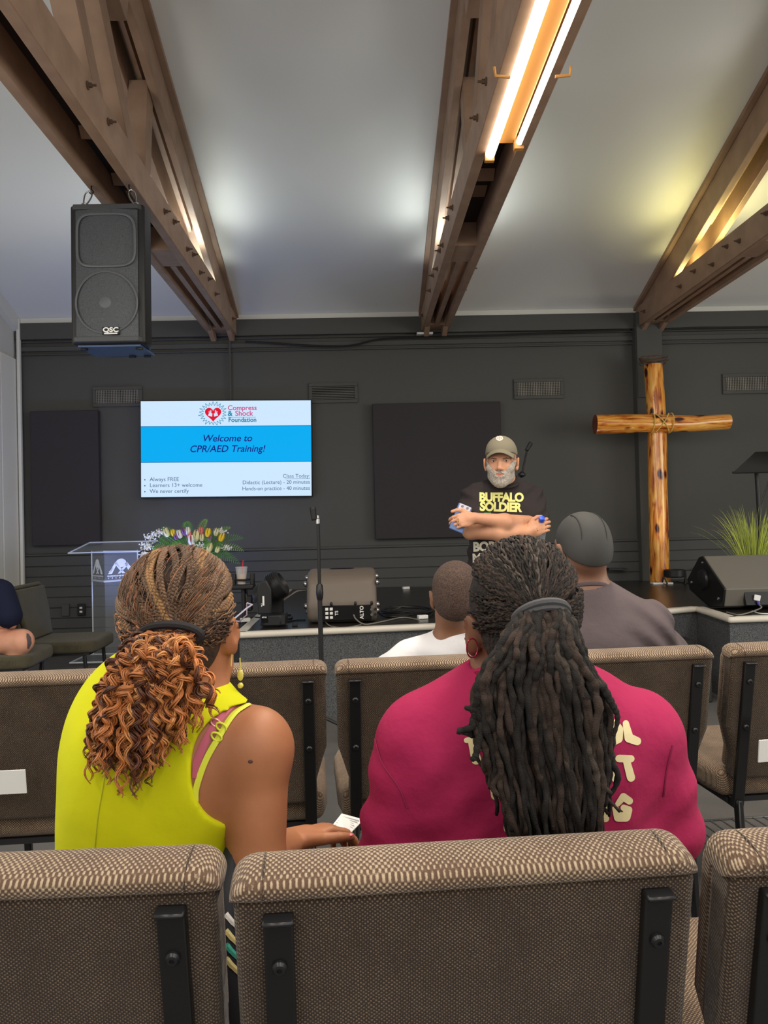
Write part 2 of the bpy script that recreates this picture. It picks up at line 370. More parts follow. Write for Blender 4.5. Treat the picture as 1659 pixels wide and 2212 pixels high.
# column pilaster
pa = P(1372, 760, WY-.1); pb = P(1421, 760, WY-.1)
b = MB(); b.box(((pa[0]+pb[0])/2, WY-.06, 1.62), (.24, .12, 3.22)); b.box(((pa[0]+pb[0])/2+.02, WY-.07, 2.93), (.27, .14, .9))
st(b.build('trim_6', black_paint, bev=(.004, 1)))
# light reflection-free window blind wall piece: tall vertical blind panels on the left wall
b = MB()
for k in range(14): b.box((LX+.012, 7.9-k*.42, 1.55), (.02, .40, 2.95))
st(b.build('trim_7', mat('blind_fabric', (228, 227, 220), .8, bump=(150, .15, .001)), bev=(.006, 1)))
# ------------------------------------------------------------------ the stage
SZ = .56
FR = [(-.816, 4.87), (1.15, 5.09), (2.41, 5.56), (2.36, 4.94), (2.615, 4.954), (6.55, 5.2)]
b = MB(); b.prism([(-.80, WY-.03)]+[(x+(.012 if i == 0 else 0), y+.012) for i, (x, y) in enumerate(FR)]+[(6.55, WY-.03)], (0, 0, 0), (1, 0, 0), (0, 1, 0), (0, 0, SZ-.012))
stage = st(b.build('floor_stage', carpet_m))
b = MB(); b.prism([(-.816, WY-.03)]+FR+[(6.55, WY-.03)], (0, 0, SZ-.012), (1, 0, 0), (0, 1, 0), (0, 0, .012))
st(b.build('floor_stage_top', stage_top_m))
b = MB()
ring = [(-.816, WY-.05)]+FR
for (x0, y0), (x1, y1) in zip(ring[:-1], ring[1:]):
    b.tube([(x0, y0, SZ-.013), (x1, y1, SZ-.013)], .021, 12)
    d = nrm((x1-x0, y1-y0, 0)); n_ = np.array([-d[1], d[0], 0]); b.bar(np.array((x0, y0, SZ+.002))+n_*.025, np.array((x1, y1, SZ+.002))+n_*.025, .05, .006)
for x0, y0 in FR: b.ball((x0, y0, SZ-.013), .021, 12)
st(b.build('trim_8', nosing_m))
b = MB()
for k, (y, z) in enumerate(((5.02, .185), (5.26, .37))): b.box((1.95, y+.14, z/2), (.62, .3, z-.002))
st_o = b.build('steps', mat('step_black', (35, 35, 36), .5, bump=(200, .3, .001)), bev=(.006, 2)); tag(st_o, 'low black steps in the notch of the stage front, right', 'steps')
# ------------------------------------------------------------------ trusses
def plate(bm, y0, y1, z0, z1, x, t): bm.box((x, (y0+y1)/2, (z0+z1)/2), (t, y1-y0, z1-z0))
def make_truss():
    r = root('roof_truss', (0, 0, 3.23), '', 'roof truss', 'brown timber roof trusses')
    W = .28; t = .06
    for s in (-1, 1):
        m_ = MB(); m_.box((s*(W/2-t/2), 3.2, 3.34), (t, 9.72, .22)); m_.build('lower_chord', truss_wood, r, bev=(.004, 1))
    m_ = MB(); m_.box((0, 7.0, 3.35), (.045, 2.1, .2)); m_.box((0, 5.75, 3.33), (W-2*t, .35, .17)); m_.box((0, 7.93, 3.35), (W-2*t, .2, .2)); m_.build('filler_block', truss_wood, r)
    m_ = MB(); m_.box((0, 1.9, 3.425), (W-2*t, 7.4, .02)); m_.build('channel_board', mat('dark_channel', (52, 42, 38), .7), r)
    # upper chord follows the roof: two planks and a spacer with a shadow gap
    a = radians(18.4); L = (WY-.06-RY)/cos(a)
    for s in (-1, 1):
        m_ = MB(); m_.bar((s*.095, WY-.03, cz(WY-.03)-.17), (s*.095, RY, cz(RY)-.17), .055, .24); m_.build('upper_chord', truss_wood, r, bev=(.004, 1))
    m_ = MB(); m_.bar((0, WY-.03, cz(WY-.03)-.015), (0, RY, cz(RY)-.015), .33, .045); m_.build('top_board', truss_wood, r)
    for s, x in ((0, 0),):
        m_ = MB(); m_.bar((0, 6.6, cz(6.6)-.13), (0, RY, cz(RY)-.13), .03, .1); m_.build('spacer', truss_wood, r)
    # back half of the roof (rises to the ridge, then falls behind the seats)
    for s in (-1, 1):
        m_ = MB(); m_.bar((s*.095, RY, cz(RY)-.17), (s*.095, -1.6, cz(RY)-SL*(RY+1.6)-.17), .055, .24); m_.build('upper_chord', truss_wood, r)
    webs = [((5.02, 3.4), (5.16, 4.2), .13), ((4.82, 3.4), (3.55, 4.8), .15), ((4.25, 3.4), (3.0, 4.95), .13), ((2.2, 3.4), (2.2, 5.1), .15), ((1.6, 3.4), (.9, 4.7), .13)]
    for (y0, z0), (y1, z1), hh in webs:
        m_ = MB(); m_.bar((0, y0, z0), (0, y1, z1), .13, hh, up=(1, 0, 0)); m_.build('web', truss_wood, r, bev=(.004, 1))
    m_ = MB(); m_.box((0, 4.05, cz(4.05)-.32), (.26, .9, .36), Rx(-a)); m_.build('splice_plate', truss_wood, r, bev=(.004, 1))
    # bolts on both faces
    for y, z in ((4.02, 3.36), (3.72, 3.38), (6.25, 3.30), (6.0, 3.36), (5.8, 3.33), (6.6, 3.36), (6.9, 3.32), (5.4, 3.38), (5.15, 3.35), (7.8, 3.34)):
        for s in (-1, 1):
            m_ = MB(); m_.tube([(s*.14, y, z), (s*.148, y, z)], .020, 12); m_.tube([(s*.145, y, z), (s*.165, y, z)], .012, 6); m_.tube([(s*.16, y, z), (s*.185, y, z)], .006, 8)
            m_.build('bolt', bolt_m, r)
    return r
def copy_tree(o, parent=None):
    c = o.copy(); COL.objects.link(c); c.parent = parent; WL[c.name] = WL[o.name]
    for ch in list(o.children): copy_tree(ch, c)
    return c
XT = (-1.427, .792, 3.075)
tr = make_truss()
tl = ['brown timber roof truss over the left side, with the hanging loudspeaker', 'brown timber roof truss in the middle, holding the glowing tube lights', 'brown timber roof truss on the right, above the wooden cross']
trusses = [tr, copy_tree(tr), copy_tree(tr)]
for o, x, l in zip(trusses, XT, tl): o.location.x = x; o['label'] = l
# ------------------------------------------------------------------ tube lights in the middle truss
tube_m = mat('tube_glow', (255, 244, 226), .5, emit=((255, 240, 214), 4.5))
fx = root('tube_light', (XT[1], 3.0, 3.1), 'long glowing double tube light fixture under the middle truss', 'ceiling light')
housing = mat('fixture_cream', (206, 150, 84), .45)
b = MB(); b.box((XT[1]-.01, 2.6, 3.285), (.15, 3.0, .05)); b.build('housing', housing, fx, bev=(.008, 2))
for dx, y1, z in ((-.062, 4.12, 3.215), (.085, 4.05, 3.245)):
    b = MB(); b.tube([(XT[1]+dx, 1.15, z), (XT[1]+dx, y1, z)], .026 if dx < 0 else .018, 14); b.build('tube', tube_m, fx)
    for y in (y1+.025, 1.14):
        b = MB(); b.box((XT[1]+dx, y, z+.005), (.05, .03, .07)); b.build('socket', housing, fx)
for y in (3.35, 2.2):
    for s in (-1, 1): b = MB(); b.tube([(XT[1]+s*.17, y, 3.23), (XT[1]+s*.165, y, 3.19), (XT[1]+s*.10, y, 3.185)], .007, 6); b.build('bracket', housing, fx)
area('tube_glow_light', (XT[1], 2.7, 3.17), (XT[1], 2.7, 0), .12, 2.8, 34, WARM)
# ------------------------------------------------------------------ up lights on the chords
for i, x in enumerate(XT):
    r = root('up_light', (x, 6.8, 3.45), ['small black up-light lying on the left truss', 'small black up-light lying on the middle truss', 'small black up-light lying on the right truss'][i], 'spotlight', 'up-lights on the trusses')
    b = MB(); b.lathe([(.02, 0), (.045, .0), (.05, .05), (.042, .05), (.038, .01)], (x, 6.85, 3.45), n=16); b.build('can', blk, r)
# ------------------------------------------------------------------ acoustic panels, vents, cords, outlets on the back wall
def wallrect(x0, y0, x1, y1, Y): a = P(x0, y0, Y); c = P(x1, y1, Y); return (a[0]+c[0])/2, (a[2]+c[2])/2, abs(c[0]-a[0]), abs(a[2]-c[2])
for (q, lab) in (((66, 889, 218, 1176), 'narrow dark acoustic panel on the wall left of the television'), ((804, 873, 1088, 1158), 'large square dark acoustic panel on the wall behind the standing man')):
    x, z, w_, h_ = wallrect(*q, 8.03); o = one('acoustic_panel', panel_m, None, 'box', (x, 8.045, z), (w_, .08, h_), bev=(.008, 2)); tag(o, lab, 'wall panel', 'dark acoustic wall panels')
vl = ['wall air vent above the left edge of the television', 'wall air vent above the right end of the television', 'wall air vent between the middle truss and the cross', 'wall air vent at the right edge, beyond the cross']
for (x0, y0, x1, y1), lab, vert in (((207, 843, 300, 870), vl[0], 1), ((674, 835, 766, 862), vl[1], 0), ((1117, 826, 1211, 853), vl[2], 1), ((1568, 815, 1662, 842), vl[3], 1)):
    x, z, w_, h_ = wallrect(x0, y0, x1, y1, 8.08); r = root('air_vent', (x, 8.09, z-h_/2), lab, 'air vent', 'air vents on the black wall')
    b = MB()
    for dx, dz, ww, hh in ((0, h_/2+.018, w_+.07, .035), (0, -h_/2-.018, w_+.07, .035), (w_/2+.018, 0, .035, h_), (-w_/2-.018, 0, .035, h_)): b.box((x+dx, 8.088, z+dz), (ww, .02, hh))
    b.build('frame', black_paint, r, bev=(.003, 1)); one('backing', vent_dark, r, 'box', (x, 8.096, z), (w_, .006, h_))
    b = MB(); nv = 26; nh = 8
    for k in range(nh): b.box((x, 8.086, z-h_/2+(k+.5)*h_/nh), (w_, .005, .005 if vert else .008))
    if vert:
        for k in range(nv): b.box((x-w_/2+(k+.5)*w_/nv, 8.080, z), (.0075, .004, h_))
    b.build('grille', vent_m if vert else mat('vent_slats_dim', (92, 90, 86), .5), r)
def cord(name, pts, r, m, lab, cat='cable', group=None, n=60):
    b = MB(); b.tube(spline(pts, n), r, 6); return tag(b.build(name, m, None), lab, cat, group)
cord('conduit', [P(496, 735, 8.06), P(497, 800, 8.06), P(498, 866, 8.06)], .012, black_paint, 'black conduit dropping from the truss to the television', 'conduit')
cord('conduit', [P(530, 738, 8.0), P(735, 748, 8.0), P(830, 732, 8.0), P(1000, 727, 8.0), P(1360, 712, 8.0)], .011, blk, 'black cable run along the beam over the acoustic panels', 'conduit')
cord('conduit', [P(1430, 712, 8.02), P(1500, 708, 8.02), P(1590, 707, 8.02), P(1700, 705, 8.02)], .009, blk, 'black cable clipped along the beam right of the cross', 'conduit')
p_ = P(923, 726, 7.7); p_[1] = WY-.1; p_[2] = 3.20; o = one('sensor_strip', white_pl, None, 'box', p_, (.17, .08, .02), bev=(.006, 2)); tag(o, 'small white strip under the end of the middle truss', 'sensor')
for (x, y, lab, on) in ((142, 1318, 'dark wall outlet, the left one of two left of the podium', 0), (176, 1317, 'black wall outlet with two pale sockets, just left of the podium', 1)):
    p_ = P(x, y, 8.05); r = root('wall_outlet', p_, lab, 'outlet'); one('plate', black_ship if not on else blk, r, 'box', p_+np.array([0, 0, 0]), (.075, .03, .12), bev=(.004, 2))
    if on:
        for dz in (.02, -.02): one('socket', white_pl, r, 'box', p_+np.array([0, -.017, dz]), (.03, .006, .022), bev=(.003, 1))
cord('floor_rail', [P(830+40, 1270, 8.0), P(935, 1268, 8.0)], .010, mat('grey_metal', (120, 120, 118), .4), 'thin grey rail at the foot of the wall behind the stage monitor', 'rail', n=4)
for q, lab in (((1312, 1229, 1352, 1229), 'short black shelf rail on the boards left of the cross foot'), ((1507, 1227, 1550, 1225), 'short black shelf rail on the boards right of the cross foot')):
    a = P(q[0], q[1], 8.0); c = P(q[2], q[3], 8.0); o = one('shelf_rail', blk, None, 'bar', a, c, .1, .018); tag(o, lab, 'rail')
# ------------------------------------------------------------------ television
c0 = P(489, 969, 8.0); tw, th_ = 1.755, .992; rt = Ry(radians(.85))
tv = root('television', c0-np.array([0, 0, th_/2]), 'large wall television showing the blue CPR/AED training slide', 'television')
ex = rt@np.array([1., 0, 0]); ey = rt@np.array([0, 0, 1.]); fwd = np.array([0, -1., 0])
one('casing', blk_soft, tv, 'box', c0+np.array([0, .035, 0]), (tw+.02, .06, th_+.02), rt, bev=(.006, 2))
b = MB(); b.box(c0+np.array([0, .08, 0]), (.4, .06, .3), rt); b.build('wall_mount', blk, tv)
def em(name, c, s, c2=None):
    m = bpy.data.materials.new(name); m.use_nodes = True; bs = m.node_tree.nodes['Principled BSDF']
    bs.inputs['Base Color'].default_value = lin([v*.15 for v in c]); bs.inputs['Roughness'].default_value = .5; bs.inputs['Specular IOR Level'].default_value = .1
    bs.inputs['Emission Color'].default_value = lin(c); bs.inputs['Emission Strength'].default_value = s; return m
s_white = em('screen_white', (192, 216, 238), 1.0); s_blue = em('screen_blue', (0, 160, 226), 1.0); s_navy = em('screen_navy', (20, 22, 130), .8)
s_grey = em('screen_grey', (70, 100, 130), .8); s_red = em('screen_red', (214, 18, 48), .95); s_teal = em('screen_teal', (30, 130, 165), .85); s_pink = em('screen_pink', (200, 70, 130), .9)
def sc(u, v, d=.0): return c0+ex*(u-.5)*tw+ey*(.5-v)*th_+fwd*(.004+d)
def srect(mb, u0, v0, u1, v1, d=0, mi=0): mb.add([sc(u0, v1, d), sc(u1, v1, d), sc(u1, v0, d), sc(u0, v0, d)], [(0, 1, 2, 3)], mi)
b = MB(); srect(b, 0, 0, 1, .265); srect(b, 0, .64, 1, 1); srect(b, 0, .265, 1, .64, 0, 1); b.build('screen', [s_white, s_blue], tv, smooth=None)
b = MB(); srect(b, 0, .262, 1, .268, .001); srect(b, 0, .637, 1, .643, .001); b.build('screen_line', em('screen_line', (10, 96, 160), .8), tv, smooth=None)
b = MB(); text_at(b, 'Welcome to', .100, sc(.505, .425, .002), ex, ey, .0008, .22); b.build('slide_text', s_navy, tv, smooth=None, recalc=False); b = MB(); text_at(b, 'CPR/AED Training!', .099, sc(.505, .535, .002), ex, ey, .0008, .22); b.build('slide_text', s_navy, tv, smooth=None, recalc=False)
b = MB()
for k, t in enumerate(('Always FREE', 'Learners 13+ welcome', 'We never certify')):
    b = MB(); text_at(b, t, .058, sc(.05, .835+.062*k, .002), ex, ey, 0, 0, 'LEFT'); b.build('slide_text', s_grey, tv, smooth=None, recalc=False); b = MB(); b.tube([sc(.022, .82+.062*k, .001), sc(.022, .82+.062*k, .003)], .007, 8); b.build('bullet', s_grey, tv, smooth=None, recalc=False)
for k, t in enumerate(('Class Today:', 'Didactic (Lecture) - 20 minutes', 'Hands-on practice - 40 minutes')): b = MB(); text_at(b, t, .055, sc(.992, .81+.064*k, .002), ex, ey, 0, 0, 'RIGHT'); b.build('slide_text', s_grey, tv, smooth=None, recalc=False)
b = MB(); srect(b, .842, .819, .992, .822, .002); b.build('slide_text', s_grey, tv, smooth=None, recalc=False)
b = MB(); text_at(b, 'Compress', .072, sc(.51, .098, .002), ex, ey, .0012, 0, 'LEFT'); text_at(b, 'Shock', .076, sc(.553, .158, .002), ex, ey, .0012, 0, 'LEFT'); b.build('logo_text', s_pink, tv, smooth=None, recalc=False)
b = MB(); text_at(b, '&', .076, sc(.51, .158, .002), ex, ey, .002, 0, 'LEFT'); text_at(b, 'Foundation', .064, sc(.513, .222, .002), ex, ey, .0015, 0, 'LEFT'); srect(b, .512, .172, .675, .176, .002); b.build('logo_text', s_teal, tv, smooth=None, recalc=False)
hc = (.424, .135); b = MB(); hp = []
for t in np.linspace(0, 2*pi, 40, endpoint=False): hp.append(sc(hc[0]+.0030*16*sin(t)**3, hc[1]-.0052*(13*cos(t)-5*cos(2*t)-2*cos(3*t)-cos(4*t)), .002))
b.add(hp, [tuple(range(40))]); b.build('heart_emblem', s_red, tv, smooth=None, recalc=False)
b = MB()
for s in (-1, 1):
    for k in range(4): b.bar(sc(hc[0]+s*.012, hc[1]+.01, .003), sc(hc[0]+s*(.012+.005*k), hc[1]-.04+.006*k, .003), .004, .002, up=fwd)
    b.add([sc(hc[0]+s*.004, hc[1]-.002, .003), sc(hc[0]+s*.024, hc[1]-.008, .003), sc(hc[0]+s*.03, hc[1]+.02, .003), sc(hc[0]+s*.006, hc[1]+.03, .003)], [(0, 1, 2, 3)])
b.build('hands_emblem', s_white, tv, smooth=None, recalc=False)
b = MB(); rr = random.Random(3); sp = []
for k in range(44): a = k*2*pi/44; q = (1.32+.2*rr.random()) if k % 2 else .98; sp.append(sc(hc[0]+.058*q*cos(a), hc[1]+.088*q*sin(a), .003))
for k in range(44): b.bar(sp[k], sp[(k+1) % 44], .0045, .002, up=fwd)
b.build('burst_emblem', s_teal, tv, smooth=None)
# ------------------------------------------------------------------ hanging loudspeaker
sx0 = PX(232, 590, -1.43); Yf = sx0[1]; W_, H_ = .425, .80
top = P(225, 452, Yf); sc_c = P(232, 592, Yf); ls = root('loudspeaker', (sc_c[0], Yf+.2, sc_c[2]-H_/2), 'large black loudspeaker hung from the left truss on carabiners', 'loudspeaker')
R_ = Rz(radians(-2))@Ry(radians(.6))
def L(x, y, z): return sc_c+R_@np.array([x, y, z])
b = MB(); b.prism([(-W_/2, 0), (W_/2, 0), (W_/2, .12), (W_/2-.09, .36), (-W_/2+.09, .36), (-W_/2, .12)], L(0, 0, -H_/2), R_@np.array([1, 0, 0]), R_@np.array([0, 1, 0]), R_@np.array([0, 0, H_]))
b.build('cabinet', blk, ls, bev=(.016, 3))
grille = mat('speaker_grille', (84, 88, 93), .5, bump=(260, .5, .002), noise=(500, (44, 47, 50), 1))
# curved front grille
gv = []; n_ = 20; gz = 2
for z in (-H_/2+.035, H_/2-.035):
    for k in range(n_+1): u = k/n_*2-1; gv.append(L(u*(W_/2-.035), -.006-.022*(1-u*u), z))
b = MB(); b.add(gv, [(k, k+1, n_+2+k, n_+1+k) for k in range(n_)]); b.build('grille', grille, ls, smooth='all', recalc=False)
b = MB()
for z in (-H_/2+.022, H_/2-.022): b.prism([(-W_/2+.03, -.03), (W_/2-.03, -.03), (W_/2-.01, .01), (-W_/2+.01, .01)], L(0, 0, z-.014), R_@np.array([1, 0, 0]), R_@np.array([0, 1, 0]), R_@np.array([0, 0, .028]))
b.build('grille_bar', mat('bar_grey', (66, 68, 71), .5), ls, bev=(.003, 1))
b = MB(); rw = .175
b.tube([L(rw*cos(t), -.03+.02*(rw*cos(t)/(W_/2))**2, -.17+rw*sin(t)) for t in np.linspace(0, 2*pi, 60)], .006, 6, cap=False)
hx, hz = .165, .15
pts = []
for t in np.linspace(0, 2*pi, 60): c, s = cos(t), sin(t); pts.append(L(hx*np.sign(c)*abs(c)**.45, -.03+.02*(c*hx/(W_/2))**2, .185+hz*np.sign(s)*abs(s)**.45))
b.tube(pts, .008, 6, cap=False); b.build('driver_ring', mat('ring_grey', (88, 91, 95), .45), ls)
b = MB(); b.ball(L(0, -.012, -.17), (.055, .02, .055), 16); b.build('dust_cap', mat('dust_cap', (86, 90, 94), .5), ls)
b = MB(); b.box(L(0.03, -.034, -.335), (.10, .008, .045), R_); b.build('badge', mat('badge_black', (20, 20, 20), .3), ls, bev=(.004, 1))
b = MB(); text_at(b, 'QSC', .036, L(.03, -.0395, -.341), R_@np.array([1.25, 0, 0]), R_@np.array([0, 0, 1]), .0014); b.box(L(.03, -.0385, -.350), (.075, .002, .007), R_); b.build('badge_lettering', white_pl, ls, smooth=None, recalc=False)
b = MB(); b.box(L(0, .15, -H_/2-.006), (.36, .26, .01), R_); b.build('base_plate', mat('base_blue_lit', (70, 92, 130), .5), ls)  # plate colour holds the blue light falling on the speaker's underside
for x, y in ((-.16, .06), (.16, .06), (.05, .27), (.14, .27)): b = MB(); b.lathe([(.02, 0), (.022, -.014), (0.005, -.016)], L(x, y, -H_/2-.008), n=12); b.build('foot', blk, ls)
for s in (-1, 1):
    ringc = L(s*.15, .05, H_/2+.012); ce = np.array([XT[0]+s*.11, ringc[1]+.02, 3.22])
    b = MB(); b.tube([ringc+np.array([.018*cos(t), 0, .018*sin(t)]) for t in np.linspace(0, 2*pi, 20)], .004, 6, cap=False); b.build('eye_ring', chrome, ls)
    mid = (ringc+ce)/2; up_ = nrm(ce-ringc); si = nrm(np.cross(up_, (0, 1, 0))); hl = np.linalg.norm(ce-ringc)/2
    r2 = root('carabiner', ringc, ['steel carabiner at the left corner of the hanging loudspeaker', 'steel carabiner at the right corner of the hanging loudspeaker'][s > 0], 'carabiner', 'carabiners holding the loudspeaker')
    b = MB(); b.tube([mid-up_*.01+up_*hl*.78*cos(t)+si*(.018+.008*cos(t))*sin(t) for t in np.linspace(0, 2*pi, 30)], .0045, 8, cap=False); b.build('loop', chrome, r2)
    b = MB(); b.tube([ce+np.array([0, 0, .03]), ce+np.array([.0, 0, -.01]), ce+np.array([.012, 0, -.025]), ce+np.array([.0, 0, -.04]), ce+np.array([-.012, 0, -.028])], .0045, 6); tag(b.build('hook', blk_metal, None), ['black screw hook in the truss above the loudspeaker, left one', 'black screw hook in the truss above the loudspeaker, right one'][s > 0], 'hook')
# ------------------------------------------------------------------ wooden cross
def wood_mat():
    m = bpy.data.materials.new('cedar_log'); m.use_nodes = True; nt = m.node_tree; bs = nt.nodes['Principled BSDF']
    bs.inputs['Roughness'].default_value = .22; bs.inputs['Coat Weight'].default_value = .5; bs.inputs['Coat Roughness'].default_value = .12
    tc = nt.nodes.new('ShaderNodeUVMap'); tc.uv_map = 'grain'
    mp = nt.nodes.new('ShaderNodeMapping'); mp.inputs['Scale'].default_value = (1, .16, 1); nt.links.new(tc.outputs[0], mp.inputs[0])
    n = nt.nodes.new('ShaderNodeTexNoise'); n.inputs['Scale'].default_value = 26; n.inputs['Detail'].default_value = 6; n.inputs['Distortion'].default_value = .6; nt.links.new(mp.outputs[0], n.inputs[0])
    r = nt.nodes.new('ShaderNodeValToRGB'); nt.links.new(n.outputs['Fac'], r.inputs[0]); e = r.color_ramp.elements
    e[0].position = .30; e[0].color = lin((92, 34, 12)); e[1].position = .72; e[1].color = lin((246, 196, 104))
    k = e.new(.40); k.color = lin((188, 98, 30)); k = e.new(.50); k.color = lin((224, 148, 56))
    vo = nt.nodes.new('ShaderNodeTexVoronoi'); vo.inputs['Scale'].default_value = 7.5
    mp2 = nt.nodes.new('ShaderNodeMapping'); mp2.inputs['Scale'].default_value = (1.2, .62, 1); nt.links.new(tc.outputs[0], mp2.inputs[0])
    nd = nt.nodes.new('ShaderNodeVectorMath'); nd.operation = 'MULTIPLY_ADD'; nt.links.new(n.outputs['Color'], nd.inputs[0]); nd.inputs[1].default_value = (.05, .05, 0); nt.links.new(mp2.outputs[0], nd.inputs[2])
    nt.links.new(nd.outputs[0], vo.inputs['Vector'])
    r2 = nt.nodes.new('ShaderNodeValToRGB'); nt.links.new(vo.outputs['Distance'], r2.inputs[0]); e = r2.color_ramp.elements
    e[0].position = .13; e[0].color = lin((48, 14, 8)); e[1].position = .30; e[1].color = (1, 1, 1, 1); k = e.new(.19); k.color = lin((120, 44, 20))
    mx = nt.nodes.new('ShaderNodeMix'); mx.data_type = 'RGBA'; mx.blend_type = 'MULTIPLY'; mx.inputs[0].default_value = 1
    nt.links.new(r.outputs[0], mx.inputs[6]); nt.links.new(r2.outputs[0], mx.inputs[7]); nt.links.new(mx.outputs[2], bs.inputs['Base Color'])
    bp = nt.nodes.new('ShaderNodeBump'); bp.inputs['Strength'].default_value = .3; bp.inputs['Distance'].default_value = .006; nt.links.new(n.outputs['Fac'], bp.inputs['Height']); nt.links.new(bp.outputs[0], bs.inputs['Normal'])
    return m
cedar = wood_mat(); end_wood = mat('log_end', (96, 44, 28), .5, noise=(30, (130, 66, 40), 3))
CY = 7.72
def log(name, a, b_, r0, r1, seed, parent):
    a, b_ = np.array(a), np.array(b_); n, m_ = 28, 60; t = nrm(b_-a); ref = np.array([0, 1., 0]); N = nrm(ref-t*(ref@t)); B = np.cross(t, N); V = []; UV = []
    for i in range(m_+1):
        u = i/m_; c = a+(b_-a)*u+N*.006*sin(5*u+seed)+B*.010*sin(3.1*u+seed*2)*sin(pi*u)
        for j in range(n+1):
            q = j/n*2*pi; r = (r0+(r1-r0)*u)*(1+.045*sin(2*q+4*u+seed)+.03*sin(3*q-7*u)+.02*sin(13*u+q))
            V.append(c+r*(cos(q)*N+sin(q)*B)); UV.append((q*.1+seed, u*np.linalg.norm(b_-a)))
    k = n+1; Fc = [(i*k+j, i*k+j+1, (i+1)*k+j+1, (i+1)*k+j) for i in range(m_) for j in range(n)]
    Fc += [tuple(range(n)), tuple(m_*k+j for j in range(n-1, -1, -1))]
    mi = [0]*(m_*n)+[1, 1]
    o = mesh(name, V, Fc, [cedar, end_wood], parent, 60, mi=mi); uv = o.data.uv_layers.new(name='grain')
    for p in o.data.polygons:
        for li in p.loop_indices:
            vi = o.data.loops[li].vertex_index; uv.data[li].uv = UV[vi]
    return o
xb, xt_ = P(1427, 1257, CY), P(1413, 787, CY)
cx = root('wooden_cross', (xb[0], CY, SZ), 'tall varnished cedar log cross standing against the stage wall', 'cross')
log('upright', (xb[0], CY, SZ), (xt_[0], CY+.02, xt_[2]), .104, .088, 1.3, cx)
al, ar = P(1285, 917, CY-.1), P(1574, 911, CY-.1)
log('crossbeam', al, ar, .094, .080, 4.1, cx)
rope = mat('twine', (214, 180, 92), .7); cc = (np.array([xt_[0]*.72+xb[0]*.28, CY-.1, P(1430, 914, CY-.1)[2]]))
for dx in (-.085, .105): 
    b = MB(); b.tube([cc+np.array([dx+.01*sin(q), .098*cos(q), .098*sin(q)]) for q in np.linspace(0, 2*pi, 30)], .006, 6, cap=False); b.build('rope', rope, cx)
for s in (-1, 1):
    b = MB(); b.tube([cc+np.array([.01+s*.065*u, -.095*cos(u*1.1), .09*u]) for u in np.linspace(-1, 1, 16)], .006, 6); b.build('rope', rope, cx)
b = MB(); rr = random.Random(5); tp = np.array([xt_[0], CY, xt_[2]+.02])
for k in range(30):
    a0 = rr.random()*6.3; r_ = .085+.055*rr.random(); z = rr.random()*.07-.01; ln = .8+rr.random()*1.4
    b.tube([tp+np.array([r_*cos(a0+u*ln)*(1+.25*u*rr.random()), r_*sin(a0+u*ln), z+.03*u*(rr.random()-.4)]) for u in np.linspace(0, 1, 7)], .0028, 5)
ct = b.build('crown_of_twigs', mat('twig', (96, 72, 52), .8), None); tag(ct, 'crown of woven brown thorn twigs on top of the cross', 'crown')
o = one('foot_shim', white_pl, None, 'box', (xb[0]-.05, CY-.155, SZ+.008), (.2, .09, .016), bev=(.003, 1)); tag(o, 'white shim board under the cross foot', 'board')
fl = P(1457, 1232, CY-.22); par = root('stage_light', (fl[0], fl[1], SZ), 'flat round black stage light in front of the cross foot', 'stage light')
b = MB(); b.lathe([(.02, -.04), (.088, -.042), (.10, -.03), (.10, .03), (.09, .036), (.02, .036)], (fl[0], fl[1], SZ+.11), n=28); b.build('lamp_body', blk, par)
for s in (-1, 1): b = MB(); b.tube([(fl[0]+s*.105, fl[1], SZ+.13), (fl[0]+s*.112, fl[1], SZ+.08), (fl[0]+s*.09, fl[1]-.04, SZ+.006), (fl[0]+s*.11, fl[1]+.04, SZ+.006), (fl[0]+s*.112, fl[1], SZ+.08)], .008, 6); b.build('yoke', blk, par)
spot('cross_up_light', (fl[0]-.25, fl[1]-.35, SZ+.12), (xb[0], CY, SZ+1.25), 9, (1, .86, .66), 80, 1, .05)
# ------------------------------------------------------------------ clear podium
acr = bpy.data.materials.new('clear_acrylic'); acr.use_nodes = True; nt = acr.node_tree; bs = nt.nodes['Principled BSDF']
bs.inputs['Base Color'].default_value = (.75, .8, .85, 1); bs.inputs['Roughness'].default_value = .04; bs.inputs['Alpha'].default_value = .10; bs.inputs['Specular IOR Level'].default_value = .7
acr_e = mat('acrylic_edge', (205, 212, 220), .2, spec=.8)
frost = mat('etched_white', (240, 242, 242), .6)
Yp = 7.3; p0 = P(190, 1300, Yp); p1 = P(291, 1300, Yp); bx0, bx1 = p0[0], p1[0]; pmx = (bx0+bx1)/2; zt = P(240, 1190, Yp)[2]
pod = root('podium', (pmx, Yp, 0), 'clear acrylic podium with two etched mountain logos', 'podium')
b = MB(); b.prism([(bx0, Yp+.12), (pmx-.02, Yp-.12), (bx1, Yp+.12), (bx1, Yp+.13), (pmx-.02, Yp-.108), (bx0, Yp+.13)], (0, 0, .05), (1, 0, 0), (0, 1, 0), (0, 0, zt-.06)); b.build('front_panel', acr, pod)
b = MB(); b.add([(bx0-.11, Yp-.17, zt), (bx1+.10, Yp-.17, zt), (bx1+.16, Yp+.22, zt+.085), (bx0-.05, Yp+.22, zt+.085), (bx0-.11, Yp-.17, zt-.012), (bx1+.10, Yp-.17, zt-.012), (bx1+.16, Yp+.22, zt+.073), (bx0-.05, Yp+.22, zt+.073)], [(0, 1, 2, 3), (7, 6, 5, 4), (0, 4, 5, 1), (1, 5, 6, 2), (2, 6, 7, 3), (3, 7, 4, 0)]); b.build('reading_top', acr, pod)
b = MB()
